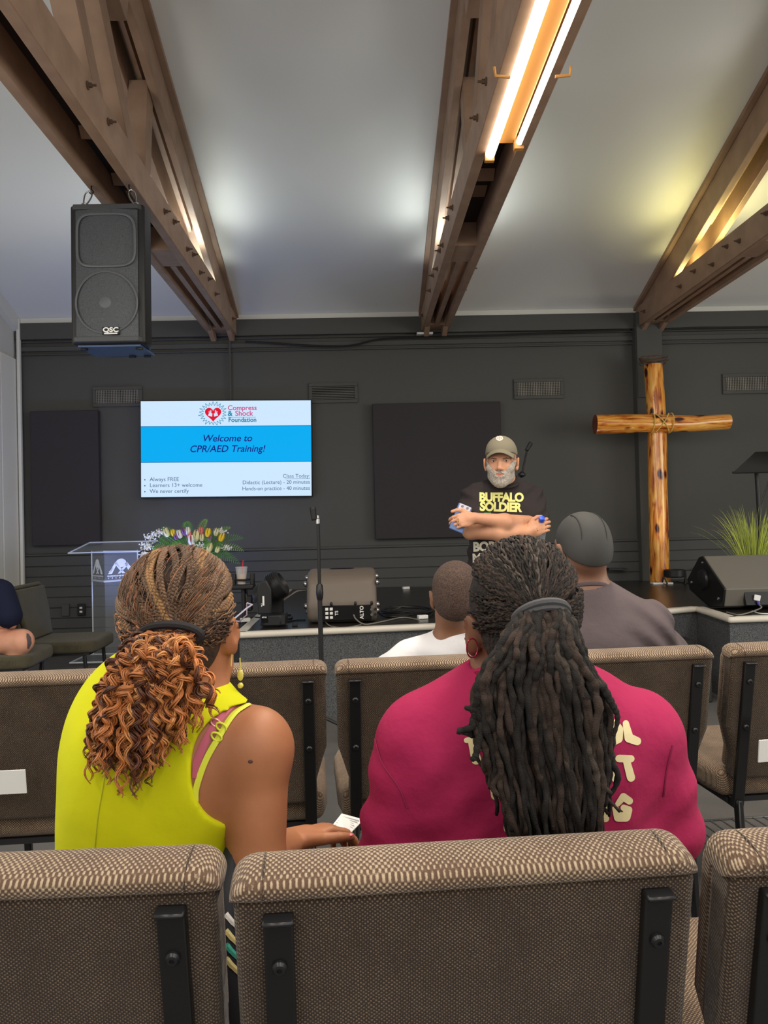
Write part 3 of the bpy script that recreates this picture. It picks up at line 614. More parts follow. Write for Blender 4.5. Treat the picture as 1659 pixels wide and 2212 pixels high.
for q in (((bx0-.11, Yp-.17, zt-.006), (bx1+.10, Yp-.17, zt-.006)), ((bx1+.10, Yp-.17, zt-.006), (bx1+.16, Yp+.22, zt+.08)), ((bx1+.16, Yp+.22, zt+.08), (bx0-.05, Yp+.22, zt+.08)), ((bx0-.05, Yp+.22, zt+.08), (bx0-.11, Yp-.17, zt-.006)), ((bx0, Yp+.12, 0.05), (bx0, Yp+.12, zt)), ((bx1, Yp+.12, 0.05), (bx1, Yp+.12, zt)), ((bx0, Yp+.12, zt-.01), (pmx-.02, Yp-.12, zt+.0)), ((bx1, Yp+.12, zt-.01), (pmx-.02, Yp-.12, zt))): b.tube(q, .0065, 6)
b.build('polished_edge', acr_e, pod)
zs_ = P(240, 1254, Yp)[2]; b = MB(); b.prism([(bx0, Yp+.12), (pmx-.02, Yp-.11), (bx1, Yp+.12)], (0, 0, zs_), (1, 0, 0), (0, 1, 0), (0, 0, .012)); b.build('shelf', acr, pod)
b = MB(); b.tube([(bx0, Yp+.115, zs_), (pmx-.02, Yp-.115, zs_)], .010, 6); b.tube([(pmx-.02, Yp-.115, zs_), (bx1, Yp+.115, zs_)], .010, 6); b.build('shelf_edge', acr_e, pod)
b = MB(); b.box((pmx, Yp, .03), (.62, .45, .02)); b.build('base', acr, pod)
b = MB()
for s in (-1, 1): b.tube([(pmx-.31, Yp+s*.225, .03), (pmx+.31, Yp+s*.225, .03)], .008, 6)
b.tube([(pmx-.31, Yp-.225, .03), (pmx-.31, Yp+.225, .03)], .008, 6); b.tube([(pmx+.31, Yp-.225, .03), (pmx+.31, Yp+.225, .03)], .008, 6); b.build('base_edge', acr_e, pod)
for s, (ea, eb) in enumerate((((bx0, Yp+.12), (pmx-.02, Yp-.12)), ((pmx-.02, Yp-.12), (bx1, Yp+.12)))):
    ea = np.array(ea); eb = np.array(eb); d2 = eb-ea; L_ = np.linalg.norm(d2); ex_ = np.array([d2[0]/L_, d2[1]/L_, 0]); nn = np.array([ex_[1], -ex_[0], 0]); o_ = np.array([(ea+eb)[0]/2, (ea+eb)[1]/2, zs_+.05])+nn*.004
    k = L_*.42; b = MB(); Zu = np.array([0, 0, 1.])
    for pl in ([(-1, .12), (-.45, 1.0), (-.28, .95), (-.72, .12)], [(-.42, 1.0), (.28, .12), (.05, .12), (-.5, .86)], [(.46, .95), (-.3, .12), (-.12, .12), (.5, .72)], [(.42, .95), (.98, .22), (.98, .12), (.62, .12), (.30, .74)], [(-.95, .3), (-.62, .62), (-.6, .5), (-.85, .2)]):
        b.add([o_+ex_*x*k*.95+Zu*y*.125 for x, y in pl], [tuple(range(len(pl)))])
    b.add([o_+ex_*(-.02+.36*cos(t))*k+Zu*(.118+.036*sin(t)) for t in np.linspace(-.2, pi+.2, 20)], [tuple(range(20))])
    b.add([o_+ex_*(-.02+.30*cos(t))*k+Zu*(.112-.04*sin(t)) for t in np.linspace(0, pi, 14)], [tuple(range(14))])
    for kk in range(26):
        x = -1+kk*.08; b.add([o_+ex_*(x)*k-Zu*.0+Zu*.003, o_+ex_*(x+.055)*k+Zu*.003, o_+ex_*(x+.06)*k-Zu*(.010+.003*(kk % 3)), o_+ex_*(x+.01)*k-Zu*.010], [(0, 1, 2, 3)])
    for kk in range(8): x = -.95+kk*.26; b.add([o_+ex_*x*k-Zu*.018, o_+ex_*(x+.06)*k-Zu*.018, o_+ex_*(x+.05)*k-Zu*.03, o_+ex_*(x+.01)*k-Zu*.03], [(0, 1, 2, 3)])
    b.build('logo', frost, pod, smooth=None, recalc=False)
# ------------------------------------------------------------------ flower arrangement on a slender dark pedestal
Yf_ = 6.9; fc = P(415, 1185, Yf_); ped_z = fc[2]-.16
r = root('pedestal', (fc[0], Yf_, 0), 'slender black pedestal holding the flower arrangement, behind the woman in yellow', 'pedestal')
b = MB(); b.lathe([(.16, 0), (.16, .02), (.03, .05), (.025, ped_z-.05), (.14, ped_z-.02), (.14, ped_z)], (fc[0], Yf_, 0), n=24); b.build('column', blk, r)
fa = root('flower_arrangement', (fc[0], Yf_, ped_z), 'arrangement of yellow, pink and purple tulips, white blossoms and ferns', 'flowers')
b = MB(); b.lathe([(.05, 0), (.10, .03), (.12, .08), (.11, .10), (.02, .10)], (fc[0], Yf_, ped_z), n=24); b.build('bowl', white_pl, fa)
green = [mat('fern_green', (78, 140, 52), .6), mat('fern_light', (118, 168, 76), .6)]
def frond(base, tip, w_, m, droop=.1, name='fern_frond', pr=None, n=22):
    base, tip = np.array(base), np.array(tip); d = tip-base; L_ = np.linalg.norm(d); pts = bez(base, base+d*.35+np.array([0, 0, droop*L_*2]), base+d*.75+np.array([0, 0, droop*L_*1.5]), tip, n); b = MB()
    b.tube(pts, np.linspace(.003, .001, n), 5)
    T = np.gradient(pts, axis=0)
    for i in range(3, n):
        t = nrm(T[i]); s_ = nrm(np.cross(t, (0, -1, .35))); q = w_*sin(pi*min(1, (i/n)*.9+.12))**.7
        for s in (-1, 1):
            a = pts[i]; e = a+s_*s*q+t*q*.55; mid = (a+e)/2; wd = t*.0042
            b.add([a, mid-wd+np.array([0, -.004, 0]), e, mid+wd+np.array([0, -.004, 0])], [(0, 1, 2, 3)])
    b.build(name, m, pr, smooth=None, recalc=False)
B0 = np.array([fc[0], Yf_, ped_z+.08])
for k, (x, y, dy, w_) in enumerate(((402, 1128, 0, .06), (446, 1122, .1, .045), (350, 1140, .05, .04), (498, 1140, .1, .04), (524, 1163, 0, .05), (526, 1190, -.05, .05), (517, 1217, -.1, .055), (330, 1185, -.1, .06), (345, 1165, -.1, .06), (368, 1150, -.05, .06), (420, 1165, -.15, .06), (455, 1170, -.15, .06), (480, 1178, -.12, .06), (372, 1180, -.15, .06), (500, 1205, -.12, .06), (345, 1195, -.12, .05), (466, 1150, 0, .04))):
    frond(B0, P(x, y, Yf_+dy), w_, green[k % 2], pr=fa)
def tulip(c, col, tiltx=0, s=1.):
    b = MB(); R = Rx(.4*random.Random(str(c)).uniform(-1, 1))@Ry(tiltx); h_ = .062*s
    for k in range(6):
        a0 = k*pi/3; V = []
        for i in range(6):
            u = i/5; r_ = s*.024*(sin(pi*min(1, u*.62+.18)))**.8*(1 if k % 2 else .9)
            for j in (-1, 0, 1): aa = a0+j*.5*(1-u*.55); V.append(np.array(c)+R@np.array([r_*cos(aa)*(1.05 if j == 0 else 1), r_*sin(aa)*(1.05 if j == 0 else 1), h_*u-.03]))
        b.add(V, [(i*3+j, i*3+j+1, (i+1)*3+j+1, (i+1)*3+j) for i in range(5) for j in (0, 1)])
    b.ball(np.array(c)+R@np.array([0, 0, -.012]), (.016*s, .016*s, .02*s), 8)
    b.build('tulip', col, fa, smooth='all', recalc=False)
    b = MB(); b.tube([np.array(c)+R@np.array([0, 0, -.028]), np.array(c)*.5+B0*.5+np.array([0, 0, .01]), B0], .0035, 5); b.build('stem', green[0], fa)
ty, tp_, tk, tw_, tc_ = [mat(n, c, .5) for n, c in (('petal_yellow', (240, 206, 40)), ('petal_purple', (130, 84, 140)), ('petal_pink', (226, 128, 128)), ('petal_white', (232, 230, 218)), ('petal_cream', (226, 222, 170)))]
for x, y, m_, s in ((374, 1151, ty, 1), (380, 1158, tp_, 1.1), (398, 1149, tp_, 1.1), (406, 1148, tw_, 1.1), (434, 1147, tk, 1.1), (449, 1152, ty, 1.2), (478, 1162, ty, 1.2), (410, 1160, tk, 1.2), (424, 1160, tc_, 1.5), (454, 1162, tp_, .9), (360, 1152, tc_, 1.2), (467, 1150, tc_, 1.1), (388, 1155, tw_, 1.2), (436, 1161, tc_, 1), (415, 1172, tw_, 1.7), (452, 1185, tc_, 1.3), (470, 1187, tc_, 1)): tulip(P(x, y, Yf_-.1), m_, (x-420)/160, s)
for x, y, q in ((335, 1156, .05), (345, 1150, .04), (313, 1178, .04), (320, 1181, .035), (312, 1197, .035), (480, 1148, .035), (432, 1178, .04), (490, 1182, .035), (322, 1160, .03)):
    b = MB(); rr = random.Random(x*y); c = P(x, y, Yf_-.1)
    for k in range(46):
        o_ = np.array([rr.gauss(0, 1)*q*.6, rr.gauss(0, 1)*q*.4, rr.gauss(0, 1)*q*.4])
        n1 = nrm([rr.gauss(0, .6), -1, rr.gauss(0, .6)]); e1 = nrm(np.cross(n1, (0, 0, 1))); e2 = np.cross(e1, n1); rs = .009
        b.add([c+o_]+[c+o_+(e1*cos(t)+e2*sin(t))*rs*(1 if i % 2 else .5)+n1*.002 for i, t in enumerate(np.arange(10)*2*pi/10)], [(0, i+1, (i+1) % 10+1) for i in range(10)])
    b.build('white_blossom', tw_, fa, smooth=None, recalc=False)
    b = MB(); b.tube([c, c*.4+B0*.6, B0], .003, 5); b.build('stem', green[0], fa)
# ------------------------------------------------------------------ drink holder stand left of the stage
sxp = P(527, 1300, 5.62); r = root('drink_stand', (sxp[0], 5.62, 0), 'black accessory stand with a cup holder left of the stage', 'stand')
b = MB(); b.tube([(sxp[0], 5.62, .04), (sxp[0], 5.62, P(527, 1262, 5.62)[2])], .020, 12); b.build('pole', blk, r)
for k in range(3): a = k*2.1+.5; b = MB(); b.tube([(sxp[0], 5.62, .30), (sxp[0]+.1*cos(a), 5.62+.1*sin(a), .22), (sxp[0]+.2*cos(a), 5.62+.2*sin(a), .02)], .010, 6); b.build('leg', blk, r)
ctop = P(523, 1258, 5.62)
b = MB(); b.box(ctop+np.array([0.01, 0, -.03]), (.16, .13, .035)); b.build('tray', blk, r, bev=(.01, 2))
b = MB(); b.tube([ctop+np.array([.05*cos(t), .05*sin(t), .02]) for t in np.linspace(0, 2*pi, 24)], .008, 6, cap=False); b.build('cup_ring', blk, r)
for dx in (-.06, .075): b = MB(); b.box(ctop+np.array([dx, 0, .02]), (.03, .05, .09)); b.build('clamp', blk, r, bev=(.006, 2))
b = MB(); b.box(P(541, 1275, 5.6), (.05, .05, .09)); b.box(P(538, 1300, 5.6), (.05, .04, .13)); b.build('hanging_clip', blk_metal, r, bev=(.01, 2))
cup = root('iced_coffee_cup', ctop+np.array([-.003, 0, -.01]), 'clear plastic cup of iced coffee with a red straw', 'cup'); c_ = ctop+np.array([-.003, 0, -.01])
b = MB(); b.lathe([(.030, .0), (.036, .07)], c_, n=20); b.build('coffee', mat('iced_coffee', (196, 170, 136), .4), cup)
b = MB(); b.lathe([(.031, -.002), (.043, .115), (.046, .118), (.044, .124), (.01, .126)], c_, n=24); b.build('cup_body', mat('clear_cup', (220, 222, 226), .15, alpha=.35), cup)
b = MB(); b.tube([c_+np.array([0, 0, .03]), c_+np.array([.014, 0, .17])], .004, 8); b.build('straw', mat('straw_red', (214, 30, 50), .4), cup)
# ------------------------------------------------------------------ moving-head light
my = 5.12; mb_ = PZ(590, 1352, SZ); my = mb_[1]; r = root('moving_head_light', (mb_[0], my, SZ), 'black moving-head stage light at the left corner of the stage', 'stage light')
def M(px, py, dy=0): return P(px, py, my+dy)
b = MB(); b.prism([(-.085, -.07), (-.055, -.10), (.055, -.10), (.085, -.07), (.085, .08), (-.085, .08)], (M(592, 1340)[0], my, SZ+.012), (1, 0, 0), (0, 1, 0), (0, 0, .07)); b.build('base', blk, r, bev=(.008, 2))
b = MB(); b.box(M(572, 1338, -.1)+np.array([0, 0, 0]), (.045, .006, .045)); b.build('display', mat('display_black', (8, 8, 9), .1), r, bev=(.002, 1))
b = MB(); text_at(b, 'stro', .018, M(571, 1335, -.106), (1, 0, 0), (0, 0, 1), .0005); b.build('display_lettering', white_pl, r, smooth=None, recalc=False)
b = MB(); b.box(M(593, 1331), (.17, .07, .03)); b.build('yoke_base', blk, r, bev=(.01, 2))
b = MB(); b.prism([(-.05, 0), (.045, 0), (.045, .17), (.02, .225), (-.03, .225), (-.05, .18)], M(572, 1328, -.10), (1, 0, 0), (0, 0, 1), (0, .045, 0)); b.build('yoke_arm', blk, r, bev=(.012, 3))
b = MB(); b.prism([(-.05, 0), (.045, 0), (.045, .17), (.02, .225), (-.03, .225), (-.05, .18)], M(598, 1328, .10), (1, 0, 0), (0, 0, 1), (0, .04, 0)); b.build('yoke_arm', blk, r, bev=(.012, 3))
ha, hb = M(556, 1292, .03), M(603, 1262, .02); hd = nrm(hb-ha); L_ = np.linalg.norm(hb-ha)
b = MB(); b.lathe([(.03, -.02), (.065, .0), (.078, .05), (.082, L_*.6), (.092, L_*.7), (.092, L_+.02), (.07, L_+.035), (.06, L_+.01), (.01, L_+.0)], ha, hd, 24); b.build('head', blk, r)
b = MB()
for k in range(5): q = ha+hd*(L_*.72+.014*k); b.tube([q+.095*(nrm(np.cross(hd, (0, 1, 0)))*cos(t)+np.array([0, 1, 0])*sin(t)) for t in np.linspace(0, 2*pi, 20)], .0035, 5, cap=False)
b.build('cooling_fin', blk_soft, r)
b = MB(); c_ = M(569, 1298, -.104); b.box(c_, (.012, .002, .062)); b.box(c_+np.array([-.010, 0, -.022]), (.012, .002, .010)); b.box(c_+np.array([-.012, 0, -.028]), (.006, .002, .018)); b.build('arm_logo', white_pl, r, smooth=None, recalc=False)
# ------------------------------------------------------------------ stage monitors
def wedge(name, x0, x1, prof, label, face, bevw=.02):
    r = root(name, ((x0+x1)/2, prof[2][0], SZ), label, 'loudspeaker')
    b = MB(); b.prism(prof, (x0, 0, 0), (0, 1, 0), (0, 0, 1), (x1-x0, 0, 0)); b.build('cabinet', face, r, bev=(bevw, 4)); return r
f0 = PZ(668, 1352, SZ); f1 = PZ(815, 1345, SZ); yb_ = (f0[1]+f1[1])/2+.03; X0, X1 = f0[0]-.02, f1[0]
prof = [(yb_+.05, SZ+.005), (yb_, SZ+.03), (yb_-.02, SZ+.13), (yb_+.04, SZ+.30), (yb_+.14, SZ+.355), (yb_+.32, SZ+.36), (yb_+.42, SZ+.20), (yb_+.34, SZ+.005)]
grey_br = mat('monitor_grey', (106, 96, 87), .5, bump=(500, .3, .0008))
r = wedge('stage_monitor', X0, X1, prof, 'large grey stage monitor lying with its back to the seats, left half of the stage', grey_br, .035)
zc = SZ+.075; b = MB(); b.box(((X0+X1)/2+.03, yb_-.012, zc), (X1-X0-.14, .02, .10)); b.build('rear_panel', mat('panel_black', (12, 12, 13), .3), r, bev=(.004, 1))
b = MB(); xm = (X0+X1)/2+.03; yf = yb_-.024
text_at(b, 'ALTO', .034, (xm+.115, yf, zc), (0, 0, 1), (-1, 0, 0), .001); b.build('rear_lettering', white_pl, r, smooth=None, recalc=False); b = MB(); text_at(b, 'TS', .030, (xm-.055, yf, zc), (0, 0, 1), (-1, 0, 0), .0006); b.build('rear_lettering', white_pl, r, smooth=None, recalc=False); b = MB()
for dx in (-.13, -.10): 
    for k in range(3): b.box((xm+dx, yf, zc+.028-k*.028), (.02, .002, .018))
b.build('rating_label', white_pl, r, smooth=None, recalc=False)
for k, (dx, dz) in enumerate(((.17, .02), (.17, -.015), (.195, .02), (.195, -.015), (-.17, .0))): b = MB(); b.tube([(xm+dx, yf+.005, zc+dz), (xm+dx, yf-.012, zc+dz)], .009, 12); b.build('knob', chrome if k < 2 else blk_soft, r)
for s, X in ((-1, X0), (1, X1)):
    for dy, dz in ((.04, .27), (.04, .12), (.20, .30), (.22, .06)): b = MB(); b.lathe([(.02, 0), (.02, .012), (.012, .02), (.001, .021)], (X, yb_+dy, SZ+dz), (s, 0, 0), 14); b.build('bolt', chrome, r)
for px_ in (716, 768, 803): b = MB(); b.ball((P(px_, 1310, yb_)[0], yb_-.018, SZ+.135), (.009, .012, .016), 10); b.build('screw_recess', blk_metal, r)
b = MB(); b.lathe([(.05, 0), (.055, .004), (.02, .006)], ((X0+X1)/2, yb_+.22, SZ+.357), (0, 0, 1), 20, sx=1.6, sy=.7); b.build('handle_recess', blk_soft, r)
g0 = PZ(1565, 1322, SZ); X0 = P(1592, 1285, 5.12)[0]; yy = g0[1]+.06
prof = [(yy+.22, SZ+.004), (yy+.0, SZ+.03), (yy-.04, SZ+.155), (yy+.30, SZ+.37), (yy+.36, SZ+.36), (yy+.58, SZ+.18), (yy+.54, SZ+.10)]
mon_g = mat('monitor_charcoal', (108, 104, 97), .42, bump=(600, .3, .0006))
r = wedge('stage_monitor', X0, X0+.66, prof, 'charcoal stage monitor with cables, on the right corner of the stage by the grass', mon_g, .008)
b = MB(); b.prism([(y, z) for y, z in prof], (X0-.012, 0, 0), (0, 1, 0), (0, 0, 1), (.014, 0, 0)); b.build('end_cap', blk_metal, r, bev=(.006, 2))
cy_, cz_ = yy+.28, SZ+.20; b = MB(); b.lathe([(.075, 0), (.072, -.02), (.045, -.03), (.01, -.03)], (X0-.012, cy_, cz_), (1, 0, 0), 20); b.lathe([(.08, -.002), (.082, .0), (.066, .004)], (X0-.014, cy_, cz_), (-1, 0, 0), 20); b.build('side_handle', blk_soft, r)
for y, z in ((yy+.30, SZ+.32), (yy+.5, SZ+.16), (yy+.06, SZ+.08)): b = MB(); b.ball((X0-.014, y, z), (.006, .012, .012), 10); b.build('bolt', chrome, r)
b = MB(); b.box((X0+.38, yy-.026, SZ+.085), (.5, .03, .10), Rx(-.2)); b.build('rear_panel', blk_metal, r, bev=(.003, 1))
b = MB(); b.box((X0+.21, yy-.05, SZ+.09), (.045, .01, .04), Ry(.2)); b.build('cable_plug', white_pl, r, bev=(.003, 1))
b = MB(); b.tube([(X0+.21, yy-.055, SZ+.07), (X0+.215, yy-.06, SZ+.045)], .010, 8); b.build('cable_boot', mat('boot_blue', (60, 60, 150), .4), r)
# ------------------------------------------------------------------ cables
cab = mat('cable_rubber', (26, 26, 27), .45); cabg = mat('cable_grey', (120, 116, 108), .5); g_ = 'cables on the stage'
def S_(px, py): q = PZ(px, py, SZ); return (q[0], q[1], SZ+.007)
rr = random.Random(8)
loop = []
for k in range(60): t = k/59*4*2*pi; loop.append(np.array(S_(878, 1325))+np.array([.17*cos(t)*(1+.15*sin(k))+.02*k/60, .16*sin(t)*(1+.1*cos(k*1.3)), .004+.004*(k % 7)]))
cord('cable', [S_(815, 1322), S_(845, 1335)]+[tuple(v) for v in loop[::2]]+[S_(925, 1335)], .006, cab, 'tangled heap of black cable on the stage beside the grey monitor', 'cable', g_, 320)
cord('cable', [(xm_:=PZ(765, 1340, SZ)[0], yb_-.02, SZ+.06), (xm_+.02, yb_-.05, SZ+.03), S_(790, 1351), S_(830, 1344), S_(870, 1336), S_(905, 1341)], .005, cabg, 'thin cable curving from the grey monitor along the white stage edge', 'cable', g_)
cord('cable', [S_(703, 1346), S_(715, 1355), S_(745, 1358), S_(780, 1352)], .004, cabg, 'thin cable looping in front of the grey monitor', 'cable', g_)
cord('cable', [S_(532, 1343), S_(545, 1336), S_(570, 1338), S_(600, 1347), S_(640, 1342), S_(660, 1341)], .006, cab, 'black cable running from the moving-head light to the monitor', 'cable', g_)
cord('cable', [S_(612, 1333), S_(628, 1330), S_(630, 1337), S_(618, 1340)], .006, cab, 'short black cable loop right of the moving-head light', 'cable', g_)
cord('cable', [(X0+.215, yy-.06, SZ+.045), (X0+.22, yy-.07, SZ+.02), S_(1600, 1330), S_(1570, 1325)], .005, cabg, 'grey cable hanging from the charcoal monitor to the stage edge', 'cable', g_)
cord('cable', [S_(1625, 1322), S_(1640, 1327), S_(1659, 1328), S_(1690, 1328)], .004, white_pl, 'thin white cable in front of the charcoal monitor', 'cable', g_)
cord('cable', [S_(1440, 1262), S_(1460, 1258), S_(1490, 1262), S_(1520, 1260)], .005, cab, 'black cable behind the cross foot light', 'cable', g_)
for px_, py_, lab, s in ((530, 1343, 'pale cable adapter left of the moving-head light', 1), (913, 1337, 'white power plug at the end of the cable heap', 1), (877, 1273, 'small white box at the foot of the back wall', 1)):
    q = PZ(px_, py_, SZ); o = one('power_adapter', white_pl, None, 'box', (q[0], q[1], SZ+.014), (.07, .04, .026), Rz(.3), bev=(.004, 2)); tag(o, lab, 'plug')
cord('cable', [P(612, 1297, 5.35), P(628, 1286, 5.4), P(643, 1277, 5.42), P(662, 1276, 5.40)], .006, cabg, 'grey cable arching from the moving-head light to the grey monitor', 'cable', g_)
q = PZ(637, 1353, SZ); o = one('cable_clip', blk, None, 'box', (q[0], q[1], SZ+.012), (.035, .03, .022), bev=(.004, 1)); tag(o, 'tiny black clip on the stage between light and monitor', 'clip')
# ------------------------------------------------------------------ microphone stands
def clip(r, c, d, m=blk):
    d = nrm(d); n_ = nrm(np.cross(d, (0, 1, 0))); V = []
    for i in range(9):
        u = i/8
        for j in range(9): t = -2.3+4.6*j/8; V.append(np.array(c)+d*(u-.5)*.075+(n_*-cos(t)+np.array([0, 1, 0])*sin(t))*(.017+.004*u))
    b = MB(); b.add(V, [(i*9+j, i*9+j+1, (i+1)*9+j+1, (i+1)*9+j) for i in range(8) for j in range(8)]); o = b.build('microphone_clip', m, r, smooth='all', recalc=False)
    s = o.modifiers.new('solid', 'SOLIDIFY'); s.thickness = .004
ym = 4.35; q0 = P(687, 1125, ym); r = root('microphone_stand', (q0[0], ym, 0), 'black straight microphone stand with empty clip, in front of the stage', 'microphone stand')
b = MB(); b.tube([(q0[0], ym, .12), (q0[0], ym, P(688, 1275, ym)[2])], .0135, 12); b.build('lower_tube', blk, r)
b = MB(); b.tube([(q0[0], ym, P(688, 1275, ym)[2]), (q0[0], ym, q0[2])], .0095, 12); b.build('upper_tube', blk, r)
b = MB(); zz = P(688, 1295, ym)[2]; b.lathe([(.013, 0), (.018, .01), (.021, .04), (.018, .085), (.011, .095)], (q0[0], ym, zz-.005), n=16); b.build('height_grip', blk_soft, r)
b = MB(); b.lathe([(.006, 0), (.013, .004), (.013, .03), (.008, .035), (.008, .05)], (q0[0], ym, q0[2]-.02), n=12); b.build('collar', chrome, r)
b = MB(); b.tube([q0+np.array([0, 0, .03]), q0+np.array([-.02, 0, .02]), P(678, 1116, ym)], .006, 8); b.build('clip_arm', blk, r); clip(r, P(676, 1110, ym), (-.1, 0, 1))
for k in range(3):
    a = radians(-10+120*k); e = np.array([q0[0]+.30*cos(a), ym+.30*sin(a), .014]); b = MB(); b.tube([(q0[0], ym, .15), e], .010, 8); b.build('leg', blk, r)
    b = MB(); b.tube([e-nrm(e-np.array([q0[0], ym, .15]))*.03, e], .013, 10); b.build('foot', blk_soft, r)
q0 = P(1127, 1025, 6.3); q1 = P(1139, 970, 6.25); r = root('microphone_stand', (q0[0], 6.3, SZ), 'black boom microphone stand behind the standing man', 'microphone stand')
b = MB(); b.tube([(q0[0]-.02, 6.3, SZ+.05), (q0[0]-.02, 6.3, q0[2])], .011, 10); b.build('pole', blk, r)
b = MB(); b.tube([q0+np.array([-.04, 0, -.1]), q0, q1], .008, 10); b.build('boom', blk, r)
b = MB(); b.ball(q0+np.array([0, -.01, -.0]), .026, 12); b.lathe([(.012, -.03), (.012, .03)], q0, (1, 0, 0), 12); b.build('clutch', blk_soft, r); clip(r, q1+np.array([.01, 0, .02]), (.6, 0, 1))
for k in range(3): a = radians(30+120*k); b = MB(); b.tube([(q0[0]-.02, 6.3, SZ+.12), (q0[0]-.02+.26*cos(a), 6.3+.26*sin(a), SZ+.012)], .009, 8); b.build('leg', blk, r)
# ------------------------------------------------------------------ music stand and grass plant
ms = P(1634, 1020, 6.35); r = root('music_stand', (ms[0], 6.35, SZ), 'black music stand with a wide tray, at the right edge', 'music stand')
b = MB(); a0 = P(1583, 1021, 6.2); a1 = np.array([a0[0]+.52, a0[1], a0[2]]); u0 = P(1632, 976, 6.5); u1 = u0+np.array([.42, 0, 0])
b.add([a0, a1, u1, u0, a0+np.array([0, -.0, -.006]), a1+np.array([0, 0, -.006]), u1+np.array([0, .006, 0]), u0+np.array([0, .006, 0])], [(0, 1, 2, 3), (7, 6, 5, 4), (0, 4, 5, 1), (1, 5, 6, 2), (2, 6, 7, 3), (3, 7, 4, 0)]); b.build('tray', blk_metal, r)
b = MB(); b.tube([a0, a1], .009, 8); b.build('tray_lip', blk_soft, r)
b = MB(); b.tube([(ms[0]+.03, 6.35, SZ+.08), (ms[0]+.0, 6.35, ms[2]+.03)], .017, 10); b.build('post', blk_soft, r)
b = MB(); b.tube([(ms[0]+.02, 6.36, ms[2]-.30), (ms[0]+.13, 6.36, ms[2]-.02)], .006, 6); b.build('brace', blk_soft, r)
for k in range(3): a = radians(50+120*k); b = MB(); b.tube([(ms[0]+.03, 6.35, SZ+.12), (ms[0]+.03+.24*cos(a), 6.35+.24*sin(a), SZ+.01)], .009, 8); b.build('leg', blk, r)
pc = P(1628, 1215, 5.98); r = root('grass_plant', (pc[0], 5.98, SZ), 'potted green ornamental grass behind the charcoal stage monitor', 'plant')
b = MB(); b.lathe([(.07, 0), (.09, .02), (.11, .18), (.115, .19), (.10, .19), (.02, .17)], (pc[0], 5.98, SZ), n=20); b.build('pot', blk, r)
rr = random.Random(2); b = MB(); base = np.array([pc[0], 5.98, SZ+.17]); cg = []
for k in range(210):
    a = rr.random()*2*pi; sp_ = rr.random()**.8; L_ = .40+.22*rr.random()-.05*sp_; lean = .12+.62*sp_*rr.random()
    o_ = base+np.array([.07*cos(a)*rr.random(), .07*sin(a)*rr.random(), 0]); d = np.array([cos(a)*sin(lean), sin(a)*sin(lean), cos(lean)])
    pts = bez(o_, o_+d*L_*.4+np.array([0, 0, .04]), o_+d*L_*.8+np.array([0, 0, .02]), o_+d*L_+np.array([cos(a), sin(a), -.5])*L_*.25*lean, 8)
    g = rr.random(); col = np.array(lin((190, 204, 96)))[:3]*(.6+1.0*g)+np.array([.10*g, .05*g, .03])*(g > .8)
    w_ = np.array([.0032, .0036, .0036, .0034, .003, .0024, .0016, .0006]); b.tube(pts, w_, 4, cap=False, c=col, flat=.3)
gm = mat('grass_blade', (130, 160, 60), .5)
vc = gm.node_tree.nodes.new('ShaderNodeVertexColor'); vc.layer_name = 'Col'; gm.node_tree.links.new(vc.outputs[0], gm.node_tree.nodes['Principled BSDF'].inputs['Base Color'])
o = b.build('grass_blades', gm, r, smooth='all', recalc=False); tag(o, kind='stuff')
